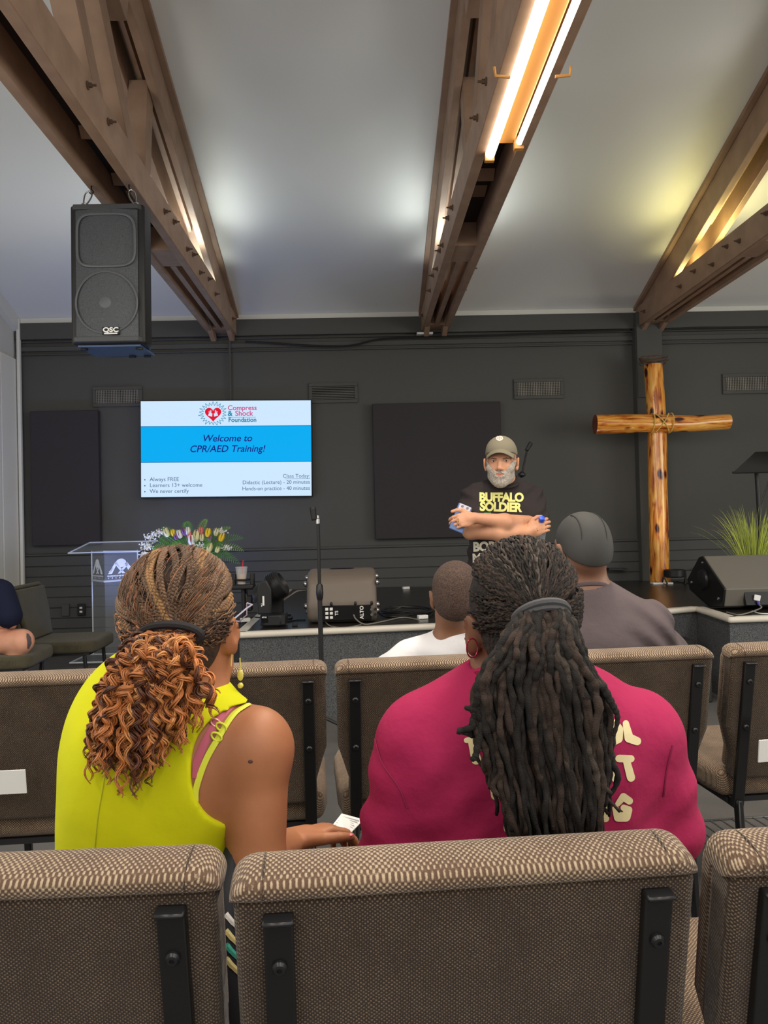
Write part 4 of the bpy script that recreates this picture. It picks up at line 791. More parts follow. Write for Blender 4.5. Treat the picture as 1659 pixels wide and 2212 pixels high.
# ------------------------------------------------------------------ chairs
fab_top = weave('tweed_fabric', (164, 146, 122), (88, 69, 55), .08, .0068)
fab_back_shaded = weave('tweed_back_shaded', (122, 106, 86), (56, 44, 35), -.1, .0058, .25)  # finer weave; the panel's shade is partly put into its darker threads
def rbox(b, c, d, R=None): b.box(c, d, R)
def make_chair(olive=None):
    ft = olive or fab_top; fb = olive or fab_back_shaded
    r = root('stacking_chair', (0, 0, 0), '', 'chair')
    tilt = Rx(radians(11)); pv = np.array([0, .0, .410])
    def T(x, y, z): return pv+tilt@np.array([x, y, z])
    def oriented(name, fn, m, bev):
        b = MB(); fn(b); return b.build(name, m, r, bev=bev)
    W = .268
    # back shell panel, waisted at the bottom
    pl = [(-W+.034, .03), (W-.034, .03), (W-.036, .10), (W-.02, .155), (W-.006, .20), (W-.004, .42), (-W+.004, .42), (-W+.006, .20), (-W+.02, .155), (-W+.036, .10)]
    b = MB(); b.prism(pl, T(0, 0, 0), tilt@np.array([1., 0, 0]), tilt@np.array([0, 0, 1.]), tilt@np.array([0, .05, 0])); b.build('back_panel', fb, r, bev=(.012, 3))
    b = MB(); b.prism([(x*.98, min(z, .398)) for x, z in pl], T(0, .050, .012), tilt@np.array([1., 0, 0]), tilt@np.array([0, 0, 1.]), tilt@np.array([0, .035, 0])); b.build('back_cushion', ft, r, bev=(.016, 4))
    # padded top roll that wraps over the back
    V = []; Fc = []; nx, nq = 40, 28
    for i in range(nx+1):
        u = sin(pi/2*(-1+2*i/nx)); ux = W*u; e = max(0, (abs(u)-.88)/.12); s = sqrt(max(0, 1-e**2.2)); s = max(s, .12)
        hh = .015; yy_ = .036
        for j in range(nq):
            t = j/nq*2*pi; c, sn = cos(t), sin(t); py_ = yy_*np.sign(c)*abs(c)**.75; pz_ = hh*np.sign(sn)*abs(sn)**.75
            k = (.25+.75*s)
            V.append(T(ux, .030+py_*(.55+.45*s), .427+pz_*k-.014*(1-s)))
    Fc = [(i*nq+j, i*nq+(j+1) % nq, (i+1)*nq+(j+1) % nq, (i+1)*nq+j) for i in range(nx) for j in range(nq)]+[tuple(range(nq)), tuple(nx*nq+j for j in range(nq))]
    mesh('top_roll', V, Fc, ft, r, 50)
    # corner seams
    for s in (-1, 1):
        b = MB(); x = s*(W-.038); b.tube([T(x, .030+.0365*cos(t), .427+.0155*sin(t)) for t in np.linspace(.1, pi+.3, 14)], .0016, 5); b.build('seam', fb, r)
    for s in (-1, 1):
        x = s*.214
        b = MB(); b.prism([(-.0165, -.05), (.0165, -.05), (.0165, .403), (-.0165, .403)], T(x, -.012, 0), tilt@np.array([1., 0, 0]), tilt@np.array([0, 0, 1.]), tilt@np.array([0, .014, 0])); b.build('upright', blk_metal, r, bev=(.0025, 2))
        b = MB(); b.box(T(x, -.012, .402), (.034, .018, .006), tilt); b.build('upright_cap', blk_soft, r, bev=(.002, 1))
        for z in (.345, .205):
            b = MB(); b.lathe([(.0085, 0), (.0085, .003), (.006, .006), (.003, .0065), (.003, .004), (.0005, .004)], T(x, -.012, z), tilt@np.array([0, -1., 0]), 14); b.build('bolt', blk_soft, r)
        b = MB(); b.bar(T(x, -.005, -.03), (s*.214, -.03, .012), .032, .016, up=(1, 0, 0)); b.build('leg', blk_metal, r, bev=(.003, 1))
        b = MB(); b.bar((s*.214, .44, .38), (s*.214, .47, .012), .022, .022, up=(1, 0, 0)); b.build('leg', blk_metal, r, bev=(.003, 1))
        b = MB(); b.bar((s*.214, -.01, .365), (s*.214, .47, .375), .02, .03); b.build('seat_rail', blk_metal, r, bev=(.003, 1))
    V = []; nx, ny = 26, 26
    b = MB(); b.prism([(-.25, .03), (.25, .03), (.262, .12), (.262, .42), (.245, .50), (.20, .53), (-.20, .53), (-.245, .50), (-.262, .42), (-.262, .12)], (0, 0, .375), (1, 0, 0), (0, 1, 0), (0, 0, .085)); b.build('seat', ft, r, bev=(.028, 5))
    b = MB(); b.box((0, .26, .366), (.46, .44, .016)); b.build('seat_board', blk, r)
    b = MB()
    for k in range(11): b.tube([(-.2+.04*k, .06, .16), (-.2+.04*k, .42, .15)], .003, 5)
    b.tube([(-.214, .06, .16), (.214, .06, .16)], .004, 6); b.tube([(-.214, .42, .15), (.214, .42, .15)], .004, 6); b.build('book_rack', chrome, r)
    return r
proto = make_chair(); chairs = [proto]
def place(o, x, y, rz, label, group): 
    o.location = (x, y, 0); o.rotation_euler = (0, 0, rz); o['label'] = label; o['group'] = group; WL[o.name] = np.array([x, y, 0])
# nearest row, fitted to the tops of the backs
NR = 'tweed chairs in the nearest row'; BR = 'tweed chairs in the second row'
def back_at(px, py, Y, rz):
    q = P(px, py, Y); off = Rz(rz)@np.array([0, -.075, 0]); return q[0]-off[0], q[1]-off[1]
rows = [(-45, 1880, .88, 0.6, 'tweed chair back at the lower left, in the nearest row', NR), (1014, 1860, .868, 3.3, 'tweed chair back at the bottom centre, directly behind the woman in maroon', NR), (2040, 1850, .888, 4.0, 'tweed chair back cut by the lower right corner, in the nearest row', NR),
        (76, 1480, 2.08, 4, 'second-row tweed chair with a white paper in its pocket, at the left edge', BR), (494, 1460, 2.11, 4, 'second-row tweed chair beyond the shoulder of the woman in yellow', BR), (932, 1450, 2.14, 4.4, 'second-row tweed chair of the young man in the white shirt', BR), (1350, 1430, 2.17, 4.4, 'second-row tweed chair of the man in the black skull cap', BR), (1766, 1420, 2.22, 4.4, 'second-row tweed chair with a white card in its pocket, at the right edge', BR)]
for i, (px_, py_, Y, a, lab, g) in enumerate(rows):
    o = proto if i == 0 else copy_tree(proto); rz = radians(a); x, y = back_at(px_, py_, Y, rz); place(o, x, y, rz, lab, g)
    if i: chairs.append(o)
chair_xy = [(c.location.x, c.location.y, c.rotation_euler.z) for c in chairs]
olive = weave('olive_fabric', (96, 92, 72), (66, 62, 48), .1, .006, .3)
oc = make_chair(olive)
q = P(92, 1370, 5.65); place(oc, q[0]-.08, q[1], radians(-88), 'empty olive fabric chair facing right, by the clear podium', 'olive chairs at the left wall')
oc2 = copy_tree(oc); place(oc2, q[0]-.30, q[1]-.58, radians(-86), 'olive fabric chair at the left edge, under the woman in navy', 'olive chairs at the left wall')
# papers in the chair pockets
def pocket(px0, py0, px1, py1, Y, lab, rot):
    a, c = P(px0, py0, Y), P(px1, py1, Y); b = MB(); m_ = (a+c)/2
    b.box(m_, (abs(c[0]-a[0]), .004, abs(a[2]-c[2])), Rz(radians(4.4))@Rx(radians(9))@Ry(radians(rot))); o = b.build('paper_card', white_pl, None); tag(o, lab, 'card')
pocket(-120, 1668, 54, 1716, 2.05, 'white folded paper tucked into the second-row chair pocket, left edge', .5)
pocket(1636, 1596, 1730, 1643, 2.16, 'white card tucked into the second-row chair pocket, right edge', -1)
# ------------------------------------------------------------------ people
def skin(name, c, c2, rough=.5): return mat(name, c, rough, noise=(9, c2, 5), bump=(220, .12, .0012), sss=.08, spec=.4)
skin_w = skin('skin_brown', (168, 112, 78), (156, 102, 70)); skin_m = skin('skin_deep_brown', (122, 82, 62), (112, 74, 54)); skin_d = skin('skin_tan_brown', (140, 104, 84), (128, 92, 74)); skin_b = skin('skin_mid_brown', (134, 94, 70), (122, 84, 62))
skin_l = skin('skin_light', (206, 152, 120), (192, 138, 108)); skin_n = skin('skin_fair', (214, 158, 132), (204, 146, 120))
def head_prims(O, R, s=1., face=True, hairthick=0.):
    O = np.array(O)
    def w(v): return O+R@(np.array(v, float)*s)
    def e(c, r, k=.02, R2=None): return ell(w(c), np.array(r)*s, R if R2 is None else R@R2, k*s)
    def c(a, b_, ra, rb=None, k=.015): return cap(w(a), w(b_), ra*s, None if rb is None else rb*s, k*s)
    p = [e((0, -.012, .04), (.0745, .094, .082)), e((0, .03, -.01), (.064, .066, .085), .03), e((0, -.05, -.01), (.06, .05, .055), .03),
         c((-.045, .02, -.065), (-.012, .068, -.098), .018, .016, .02), c((.045, .02, -.065), (.012, .068, -.098), .018, .016, .02), e((0, .072, -.096), (.020, .016, .016), .015), e((0, .05, -.06), (.045, .045, .045), .03)]
    if face:
        p += [c((-.04, .078, .028), (.04, .078, .028), .013, None, .016), e((-.043, .066, -.022), (.022, .02, .02), .015), e((.043, .066, -.022), (.022, .02, .02), .015),
              c((0, .090, .022), (0, .108, -.022), .0075, .0115, .008), e((0, .110, -.026), (.0115, .011, .010), .006), e((-.013, .100, -.030), (.008, .009, .0075), .005), e((.013, .100, -.030), (.008, .009, .0075), .005),
              sub(e((-.032, .098, .012), (.015, .014, .010), .008)), sub(e((.032, .098, .012), (.015, .014, .010), .008)),
              e((-.032, .081, .011), (.0145, .0115, .0125), .003), e((.032, .081, .011), (.0145, .0115, .0125), .003), sub(c((-.022, .1035, .010), (-.042, .098, .010), .0022, None, .002)), sub(c((.022, .1035, .010), (.042, .098, .010), .0022, None, .002)),
              e((0, .090, -.056), (.026, .014, .016), .01), c((-.020, .097, -.053), (.020, .097, -.053), .0046, None, .004), c((-.016, .097, -.064), (.016, .097, -.064), .0056, None, .004), sub(c((-.024, .105, -.0585), (.024, .105, -.0585), .0028, None, .003))]
    for q in (-1, 1):
        R2 = Ry(q*.12)@Rz(q*-.35)
        p += [e((q*.081, -.008, -.002), (.0085, .020, .032), .006, R2), sub(e((q*.0915, -.001, .004), (.0060, .011, .019), .003, R2)), e((q*.077, .005, -.028), (.0075, .009, .011), .006, R2)]
    return p
def hand_prims(wr, d, n, s=1., curl=(.5, .5, .5, .5), side=1, spread=.12, thumb=.6):
    """wr wrist, d along the hand, n back-of-hand normal, side=+1 thumb on the +cross(d,n) side"""
    wr = np.array(wr, float); d = nrm(d); n = nrm(np.array(n)-d*(np.array(n)@d)); x = np.cross(d, n)*side
    R = np.stack([x, d, n], 1)
    p = [ell(wr+d*.045*s, np.array((.040, .050, .015))*s, R, .012*s), cap(wr, wr+d*.03*s, .024*s, .022*s, .015*s)]
    for i, (ox, L_, r_) in enumerate(((.029, .072, .0088), (.010, .080, .0092), (-.010, .075, .0088), (-.028, .060, .0078))):
        a = wr+d*(.080-.004*abs(i-1.2))*s+x*ox*s; dd = nrm(d+x*(ox*spread*9)); ang = 0
        p.append(cap(wr+d*.04*s+x*ox*.8*s, a, .010*s, r_*s, .008*s))
        for j, f in enumerate((.44, .31, .25)):
            ang += curl[i]*(1, 1.1, .8)[j]; dj = dd*cos(ang)-n*sin(ang); b_ = a+dj*L_*f*s
            p.append(cap(a, b_, r_*(1-.08*j)*s, r_*(.93-.08*j)*s, .0025*s)); a = b_
    a = wr+d*.022*s+x*.026*s; t1 = nrm(x*.75+d*.75-n*thumb*.4); b_ = a+t1*.036*s; t2 = nrm(x*(.4-thumb*.4)+d-n*thumb); c_ = b_+t2*.030*s; t3 = nrm(x*(.1-thumb*.6)+d-n*thumb*1.2); e_ = c_+t3*.024*s
    p += [cap(a, b_, .014*s, .0115*s, .010*s), cap(b_, c_, .0108*s, .0098*s, .003*s), cap(c_, e_, .0098*s, .0080*s, .003*s)]
    return p
def legs_seated(hipL, hipR, fwd, kneez=.50, L_=.42, r=.075, foot=.0, spread=.0):
    p = []; f = nrm([fwd[0], fwd[1], 0]); sd = np.array([f[1], -f[0], 0])
    for q, h in ((-1, hipL), (1, hipR)):
        h = np.array(h); k = h+f*L_+sd*q*spread; k[2] = kneez; a = k+f*.02; a[2] = .09; p += [cap(h, k, r, r*.72, .03), cap(k, a, r*.68, .038, .02), cap(a, a+f*.0-np.array([0, 0, .03]), .036, .036, .01)]
    return p
def shoes(hipL, hipR, fwd, m, parent, L_=.42, spread=0):
    f = nrm([fwd[0], fwd[1], 0]); sd = np.array([f[1], -f[0], 0])
    for q, h in ((-1, hipL), (1, hipR)):
        a = np.array(h)+f*(L_+.02)+sd*q*spread; a[2] = 0
        nets([ell(a+f*.07+np.array([0, 0, .035]), (.045, .13, .035), np.stack([sd, f, [0, 0, 1]], 1), .02), ell(a-f*.0+np.array([0, 0, .06]), (.042, .06, .05), None, .02)], .007, 'shoe', m, parent, cuts=[lambda X, Y, Z: .003-Z+0*X+0*Y])
def fwdR(az, pitch=0, roll=0):
    """az: clockwise from +Y; columns right, forward, up"""
    return Rz(-az)@Rx(pitch)@Ry(roll)
denim = mat('dark_trousers', (42, 46, 60), .8, bump=(300, .3, .001)); shoe_m = mat('shoe_dark', (38, 36, 36), .6)
def fold(amp, f, s, dirz=1.):
    def g(X, Y, Z): return amp*(wob(X, Y, Z*dirz, f, s)+.5*wob(X, Y, Z*dirz, f*2.1, s+2))
    return g
hair_attr = {}
def attr_mat(name, rough=.55, spec=.3, bump=None):
    m = mat(name, (60, 40, 30), rough, bump=bump, spec=spec); nt = m.node_tree; v = nt.nodes.new('ShaderNodeVertexColor'); v.layer_name = 'Col'
    nt.links.new(v.outputs[0], nt.nodes['Principled BSDF'].inputs['Base Color']); return m
def L3(c): return np.array(lin(c)[:3])
def collar(name, c, rx, ry, tilt, m, parent, th=.006, up=0):
    b = MB(); b.tube([np.array(c)+np.array([rx*cos(t), ry*sin(t), -tilt*sin(t)]) for t in np.linspace(0, 2*pi, 48)], th, 8, cap=False, flat=1.); return b.build(name, m, parent)
# ================================================================= woman in yellow
Yh = 1.20; AZ = radians(13); RH = fwdR(AZ, .14)
OH = P(401, 1366, Yh); w1 = root('person', (OH[0], 1.3, 0), 'seated woman in a bright yellow tank top with a copper curly ponytail, seen from behind', 'person')
pel = P(318, 2010, 1.20)
def q(px, py, Y): return P(px, py, Y)
TOR1 = [ell(q(335, 1665, 1.195), (.132, .105, .19), None, .05), ell(q(332, 1850, 1.20), (.128, .105, .17), None, .05), ell((pel[0], 1.20, .60), (.165, .13, .13), None, .06),
        cap(q(400, 1535, 1.195), q(300, 1570, 1.20), .038, .045, .05), cap(q(412, 1545, 1.19), q(545, 1598, 1.15), .032, .046, .045),
        ell(q(268, 1600, 1.20), (.058, .06, .08), None, .05), ell(q(440, 1650, 1.15), (.06, .045, .085), Ry(-.25), .05), ell(q(275, 1690, 1.14), (.055, .04, .085), None, .045)]
sh1, el1 = q(556, 1622, 1.155), q(555, 1862, 1.13)
ARM1 = [ell(sh1, (.050, .050, .055), None, .03), cap(sh1, el1, .0475, .041, .02), cap(el1, q(628, 1822, 1.42), .038, .024, .015)]
shl, ell_ = q(248, 1630, 1.24), q(225, 1830, 1.38)
ARM1 += [cap(shl, ell_, .042, .036, .02), cap(ell_, q(300, 1900, 1.60), .034, .024, .015)]+hand_prims(q(300, 1900, 1.60), (.6, .6, -.2), (0, 0, 1), .95, side=-1)
HND1 = hand_prims(q(625, 1822, 1.42), (.80, .50, .10), (-.25, .15, 1), .98, (.45, .5, .55, .6), side=1, thumb=.25)
neck1 = [cap(q(415, 1390, 1.19), q(400, 1500, 1.175), .047, .054, .025), cap(q(440, 1400, 1.2), q(430, 1480, 1.19), .035, .04, .02)]
LEG1 = legs_seated((pel[0]-.08, 1.24, .56), (pel[0]+.09, 1.22, .56), (.1, 1), .53, .42)
body1 = nets(TOR1+ARM1+HND1+neck1+head_prims(OH, RH, .95)+LEG1, .0042, 'body', skin_w, w1, zs=.62)
shoes((pel[0]-.08, 1.24, .56), (pel[0]+.09, 1.22, .56), (.1, 1), shoe_m, w1)
nets(LEG1+[ell((pel[0], 1.20, .58), (.168, .135, .12), None, .05)], .009, 'trousers', denim, w1, inf=.010, cuts=[lambda X, Y, Z: .10-Z+0*X+0*Y, lambda X, Y, Z: Z-.64+0*X+0*Y])
yellow = mat('yellow_jersey', (200, 200, 18), .8, bump=(16, .25, .010), noise=(3, (196, 200, 20), 3), spec=.2)
def seg2(X, Z, a, b): dx, dz = b[0]-a[0], b[1]-a[1]; return ((X-a[0])*dz-(Z-a[1])*dx)/sqrt(dx*dx+dz*dz)
# armhole outline in the picture, turned into the plane of the back
ah = [q(540, 1528, 1.13), q(470, 1552, 1.11), q(432, 1590, 1.10), q(420, 1660, 1.09), q(440, 1720, 1.10), q(492, 1772, 1.12), q(560, 1790, 1.13)]
def armhole(X, Y, Z):
    pts = np.array([(p_[0], p_[2]) for p_ in ah]); px_ = np.interp(-Z, -pts[:, 1], pts[:, 0])
    inside = np.minimum(np.minimum(X-px_, pts[0][1]+.004-Z), Z-(pts[-1][1]+.0)); return inside-.0*Y
def armhole_round(X, Y, Z):
    c = q(572, 1668, 1.13); pw = 2.8; dx = np.abs((X-c[0])/.103); dz = np.abs((Z-c[2])/np.where(Z > c[2], .098, .083)); skew = .22*np.minimum(Z-c[2], 0)+.04*np.maximum(Z-c[2], 0)
    dx = np.abs((X-c[0]+skew)/.098); return (.085*(1-(dx**pw+dz**pw)**(1/pw)))+0*Y
def neckcut(X, Y, Z):
    c = q(405, 1448, 1.16); return .042-np.sqrt((X-c[0])**2+((Z-c[2])*1.1)**2+((Y-c[1])*.7)**2)
hem1 = lambda X, Y, Z: .50-Z+0*X+0*Y
disp1 = lambda X, Y, Z: .0035*wob(X, Y, Z, 14, 1.)+.0012*np.sin(60*X+25*Z+2*np.sin(20*Z))*np.clip((.95-Z)*6, 0, 1)
top1 = nets(TOR1+[cap(q(400, 1535, 1.195), q(300, 1570, 1.20), .039, .046, .05)], .0042, 'tank_top', yellow, w1, inf=.0075, cuts=[armhole_round, neckcut, hem1], disp=disp1)
bv_body = bvh_of([body1]); bv_top = bvh_of([top1]); FW = np.array([0, 1., 0])
# stitched armhole binding, and the back seam
def on(bv, px, py, Y0=.8, off=.002):
    a = P(px, py, Y0); d = ray(px, py); h = cast(bv, a, d/np.linalg.norm(d), off); return h
def ribbon(name, pxs, bv, w_, m, parent, off=.0018, th=.0014, n=30):
    pp = spline([(a, b, 0) for a, b in pxs], n); pts = [on(bv, a, b, .8, off) for a, b, _ in pp]; pts = np.array([v for v in pts if v is not None and v[1] < 1.35])
    if len(pts) < 4: return None
    for _ in range(2): pts[1:-1] = (pts[:-2]+2*pts[1:-1]+pts[2:])/4
    T = np.gradient(pts, axis=0); V = []
    for i in range(len(pts)):
        h = bv.find_nearest(Vector(pts[i])); nn = np.array(h[1]) if h[1] else np.array([0, -1, 0]); nn = nn if nn[1] < 0 else -nn; s = nrm(np.cross(nrm(T[i]), nn))
        V += [pts[i]-s*w_/2, pts[i]+nn*th, pts[i]+s*w_/2, pts[i]-nn*th]
    Fc = [(4*i+j, 4*i+(j+1) % 4, 4*i+4+(j+1) % 4, 4*i+4+j) for i in range(len(pts)-1) for j in range(4)]+[(0, 1, 2, 3), tuple(4*(len(pts)-1)+j for j in (3, 2, 1, 0))]
    return mesh(name, V, Fc, m, parent, 30)
pinkstrap = mat('strap_mauve', (178, 84, 104), .6); ystrap = mat('strap_yellow', (208, 214, 60), .6); rose = mat('strap_ring', (200, 150, 130), .3, metal=.6)
ribbon('bra_strap', [(505, 1522), (480, 1545), (450, 1590), (428, 1640), (424, 1680)], bv_body, .0115, pinkstrap, w1)
ribbon('camisole_strap', [(538, 1524), (505, 1545), (475, 1590), (445, 1640), (424, 1700), (422, 1730)], bv_body, .0085, ystrap, w1, .003)
for (x, y), m_, nm in (((466, 1563), rose, 'strap_slider'), ((478, 1572), ystrap, 'strap_slider'), ((468, 1592), ystrap, 'strap_slider')):
    c = on(bv_body, x, y, .8, .0045)
    if c is not None:
        b = MB(); b.tube([c+np.array([.008*cos(t)*cos(-.6)-.005*sin(t)*sin(-.6), 0, .008*cos(t)*sin(-.6)+.005*sin(t)*cos(-.6)]) for t in np.linspace(0, 2*pi, 16)], .0016, 6, cap=False); b.build(nm, m_, w1)
c = on(bv_body, 541, 1645, .8, .0003); b = MB(); b.ball(c, (.0036, .0012, .0026), 10); b.build('mole', mat('mole_brown', (84, 52, 44), .6), w1)
ribbon('back_seam', [(233, 1600), (226, 1680), (212, 1760), (205, 1830)], bv_top, .0022, mat('yellow_thread', (180, 184, 16), .8), w1, .0006, .0006)
# hair cap, braids, ponytail
hairbase = mat('hair_base_dark', (46, 34, 28), .8, bump=(180, .8, .004), noise=(60, (70, 48, 36), 3))
def hw(v): return OH+RH@np.array(v, float)
HC = np.array([0, -.014, .042]); HR = np.array([.0785, .098, .088])
def hairline(X, Y, Z):
    x, y, z = X-OH[0], Y-OH[1], Z-OH[2]; ly = x*RH[0][1]+y*RH[1][1]+z*RH[2][1]; lz = x*RH[0][2]+y*RH[1][2]+z*RH[2][2]
    return np.maximum((ly-.045)-(lz-.03)*.9, (-.058-lz)+(.5*(ly+.05)))
nets([ell(hw(HC), HR*.99, RH, .02), ell(hw((0, -.05, -.015)), (.064, .056, .055), RH, .03)], .005, 'scalp_hair', hairbase, w1, cuts=[hairline])
hm = attr_mat('braided_hair', .5, .4)
tie1 = P(377, 1372, 1.090); rr = random.Random(11)
def on_scalp(d, lift=0.):
    d = nrm(d); l = 1/sqrt((d[0]/HR[0])**2+(d[1]/HR[1])**2+(d[2]/HR[2])**2); return HC+d*(l+lift)
tdir = nrm(RH.T@(tie1-OH)-HC)
b = MB(); nb = 34; cdark, cmid, cgold, ccop = L3((52, 38, 30)), L3((112, 84, 62)), L3((160, 120, 74)), L3((176, 112, 72))
for k in range(nb):
    az = radians(-108+216*k/(nb-1)); s0 = np.array([sin(az)*.95, cos(az)*.62+.08, .42+.42*cos(az)**2]); s0[2] = s0[2] if abs(az) < 1.5 else .1+.25*(1.9-abs(az)); s0 = nrm(s0)
    om = acos(np.clip(s0@tdir, -1, 1)); N_ = 150; path = []; wv = rr.random()*6; am = .006+.006*rr.random(); lat = nrm(np.cross(s0, tdir))
    for i in range(N_):
        u = i/(N_-1); d = (sin((1-u)*om)*s0+sin(u*om)*tdir)/sin(om); d = d+lat*am*14*sin(u*9+wv)*sin(pi*u)*.4; fl = max(0, (u-.86)/.14); path.append(on_scalp(d, .004+.010*fl))
    path = np.array([hw(v) for v in path]); path[-1] = tie1*.6+path[-1]*.4
    T = np.gradient(path, axis=0); c0_ = hw(HC); big = .0036+.0010*rr.random(); base = cmid*(.40+.42*rr.random()) if k % 6 else cgold*.6
    Lc = np.cumsum(np.r_[0, np.linalg.norm(np.diff(path, axis=0), axis=1)])
    for j in range(3):
        pts = []; cc_ = []
        for i in range(N_):
            t = Lc[i]*2*pi/.0165+j*2*pi/3; nn = nrm(path[i]-c0_); sd = nrm(np.cross(T[i], nn)); ta = 1-.35*(i/N_); pts.append(path[i]+sd*big*1.05*ta*sin(t)+nn*big*.62*ta*sin(2*t)); f_ = .5+.5*sin(2*t); cc_.append(base*(.25+1.1*f_)+.0)  # strand colour darkens where it dips: crevice shade put into the colour
        b.tube(pts, np.linspace(1, .62, N_)*big*.85, 6, c=np.array(cc_))
# loose sleek strands swept to the tie, lower sides
for k in range(260):
    sg = -1 if k % 2 else 1; az = radians(rr.uniform(75, 150))*sg; s0 = nrm(np.array([sin(az), cos(az)*.8, rr.uniform(-.65, .15)])); om = acos(np.clip(s0@tdir, -1, 1)); lat = nrm(np.cross(s0, tdir)); wv = rr.random()*6
    path = np.array([hw(on_scalp((sin((1-u)*om)*s0+sin(u*om)*tdir)/sin(om)+lat*.08*sin(u*8+wv)*sin(pi*u), .002+.008*rr.random())) for u in np.linspace(0.02, .97, 16)])
    col = (cdark if rr.random() < .5 else (ccop if sg < 0 else cmid))*(.5+.8*rr.random()); b.tube(path, .0013, 5, c=col)
for k in range(420):
    az = rr.uniform(-2.2, 2.2); s0 = nrm(np.array([sin(az), cos(az)*.6-.3, .5+rr.random()*.7])); wv = rr.random()*6; t0 = tdir; ua = rr.random()*.7; ub = ua+.1+.15*rr.random(); om = acos(np.clip(s0@t0, -1, 1))+1e-3
    path = np.array([hw(on_scalp((sin((1-u)*om)*s0+sin(u*om)*t0)/sin(om)+.05*sin(30*u+wv), .008+.003*sin(26*u+wv))) for u in np.linspace(ua, ub, 12)]); b.tube(path, .0005, 4, c=(ccop*.8 if k % 5 == 0 else cmid)*(.3+.8*rr.random()))
b.build('braids', hm, w1, smooth='all', recalc=False)
b = MB(); tn = nrm(np.array([-.12, -1, -.30])); te = nrm(np.cross(tn, (0.03, 0, 1))); tf = np.cross(te, tn)
b.tube([tie1+te*.043*cos(t)+tf*.016*sin(t)+tn*.014+np.array([0, 0, .006]) for t in np.linspace(0, 2*pi, 40)], .0058, 8, cap=False); b.build('hair_tie', mat('elastic_black', (26, 24, 26), .8, bump=(300, .4, .001)), w1)
# copper ringlets
b = MB(); rr = random.Random(21); poly = [(288, 1420), (232, 1480), (200, 1560), (190, 1625), (205, 1665), (250, 1640), (300, 1650), (340, 1640), (392, 1600), (440, 1560), (462, 1500), (440, 1430)]
def pony_x(y): return np.interp(y, [1380, 1420, 1480, 1560, 1625, 1680, 1730], [322, 285, 232, 200, 190, 205, 262]), np.interp(y, [1380, 1420, 1480, 1530, 1600, 1640, 1680, 1730], [420, 448, 466, 460, 420, 375, 345, 310])
nL = 430
for k in range(nL):
    u0 = rr.random(); yend = 1400+270*(rr.random()**.55); 
    if k < 30: yend = 1640+rr.random()*90
    xl, xr_ = pony_x(yend); xe = xl+(xr_-xl)*u0
    if 30 <= k < 58: xe, yend = rr.choice([(187, 1640), (192, 1690), (205, 1600), (292, 1715), (285, 1690), (465, 1545), (445, 1590), (470, 1500), (240, 1500), (262, 1600), (298, 1700), (330, 1660)])
    dep = rr.random(); Ye = 1.035+.055*dep-.02*(yend > 1650)
    e_ = P(xe, yend, Ye); s_ = tie1+tn*.010+te*rr.uniform(-.036, .036)+tf*rr.uniform(-.014, .010)
    L_ = np.linalg.norm(e_-s_); c1 = s_+tn*(.035+.045*(1-dep))+np.array([(e_[0]-s_[0])*.35, 0, .012]); c2 = np.array([e_[0]+(s_[0]-e_[0])*.1, Ye-.012, e_[2]+L_*.45])
    n_ = 72; g = bez(s_, c1, c2, e_, n_); T = np.gradient(g, axis=0); turns = L_/rr.uniform(.020, .034); ph = rr.random()*6.3; rad = rr.uniform(.0045, .0095); pts = []; cc_ = []
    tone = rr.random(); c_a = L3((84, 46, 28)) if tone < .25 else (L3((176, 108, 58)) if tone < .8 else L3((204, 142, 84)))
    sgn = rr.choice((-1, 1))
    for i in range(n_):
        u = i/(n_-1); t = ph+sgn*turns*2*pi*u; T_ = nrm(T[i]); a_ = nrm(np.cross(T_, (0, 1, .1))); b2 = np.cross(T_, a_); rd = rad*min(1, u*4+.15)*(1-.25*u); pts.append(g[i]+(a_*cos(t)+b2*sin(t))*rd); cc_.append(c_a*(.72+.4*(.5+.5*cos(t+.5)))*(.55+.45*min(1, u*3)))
    tw = .0017+.0010*rr.random(); pts = np.array(pts); cc_ = np.array(cc_); prof = np.clip(np.linspace(5, .3, n_)**.5, .3, 1.)*np.r_[np.ones(n_-12), np.linspace(1, .35, 12)]; T2 = np.gradient(pts, axis=0); T2 /= np.linalg.norm(T2, axis=1)[:, None]; A2 = np.cross(T2, (0, 1., .1)); A2 /= np.linalg.norm(A2, axis=1)[:, None]+1e-9; B2 = np.cross(T2, A2)
    for h_ in range(5):
        an = h_*1.257+np.linspace(0, 2.5*sgn, n_); fr = (.0005*np.sin(np.arange(n_)*.5+h_*2+ph))[:, None]
        b.tube(pts+(A2*np.cos(an)[:, None]+B2*np.sin(an)[:, None])*(tw*.75*prof)[:, None]+A2*fr*(1+h_*.3), tw*.52*prof, 4, cap=False, c=cc_*(.8+.14*h_))
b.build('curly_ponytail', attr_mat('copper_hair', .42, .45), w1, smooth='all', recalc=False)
# glasses and earring on her right side
gold = mat('gold', (220, 190, 110), .25, metal=1); pearl = mat('pearl', (214, 200, 100), .3)
b = MB(); b.tube([hw((.080, -.004, .020)), hw((.081, .05, .024)), hw((.078, .085, .022)), hw((.062, .104, .02))], .0014, 6); b.tube([hw((.062, .102, .02)), hw((.060, .103, .0)), hw((.045, .106, -.012)), hw((.02, .108, -.01))], .0012, 6)
b.build('glasses', mat('glasses_frame', (190, 190, 215), .25, metal=.3), w1)
er = hw((.086, .0, -.040)); b = MB(); b.tube([er, er+np.array([0, 0, -.018])], .0012, 6); b.ball(er+np.array([0, 0, -.026]), (.005, .003, .009), 10); b.ball(er+np.array([0, 0, -.042]), .0045, 12); b.tube([er+np.array([-.012, 0, .01]), er+np.array([-.014, 0, -.012])], .0012, 6); b.build('earring', pearl, w1)
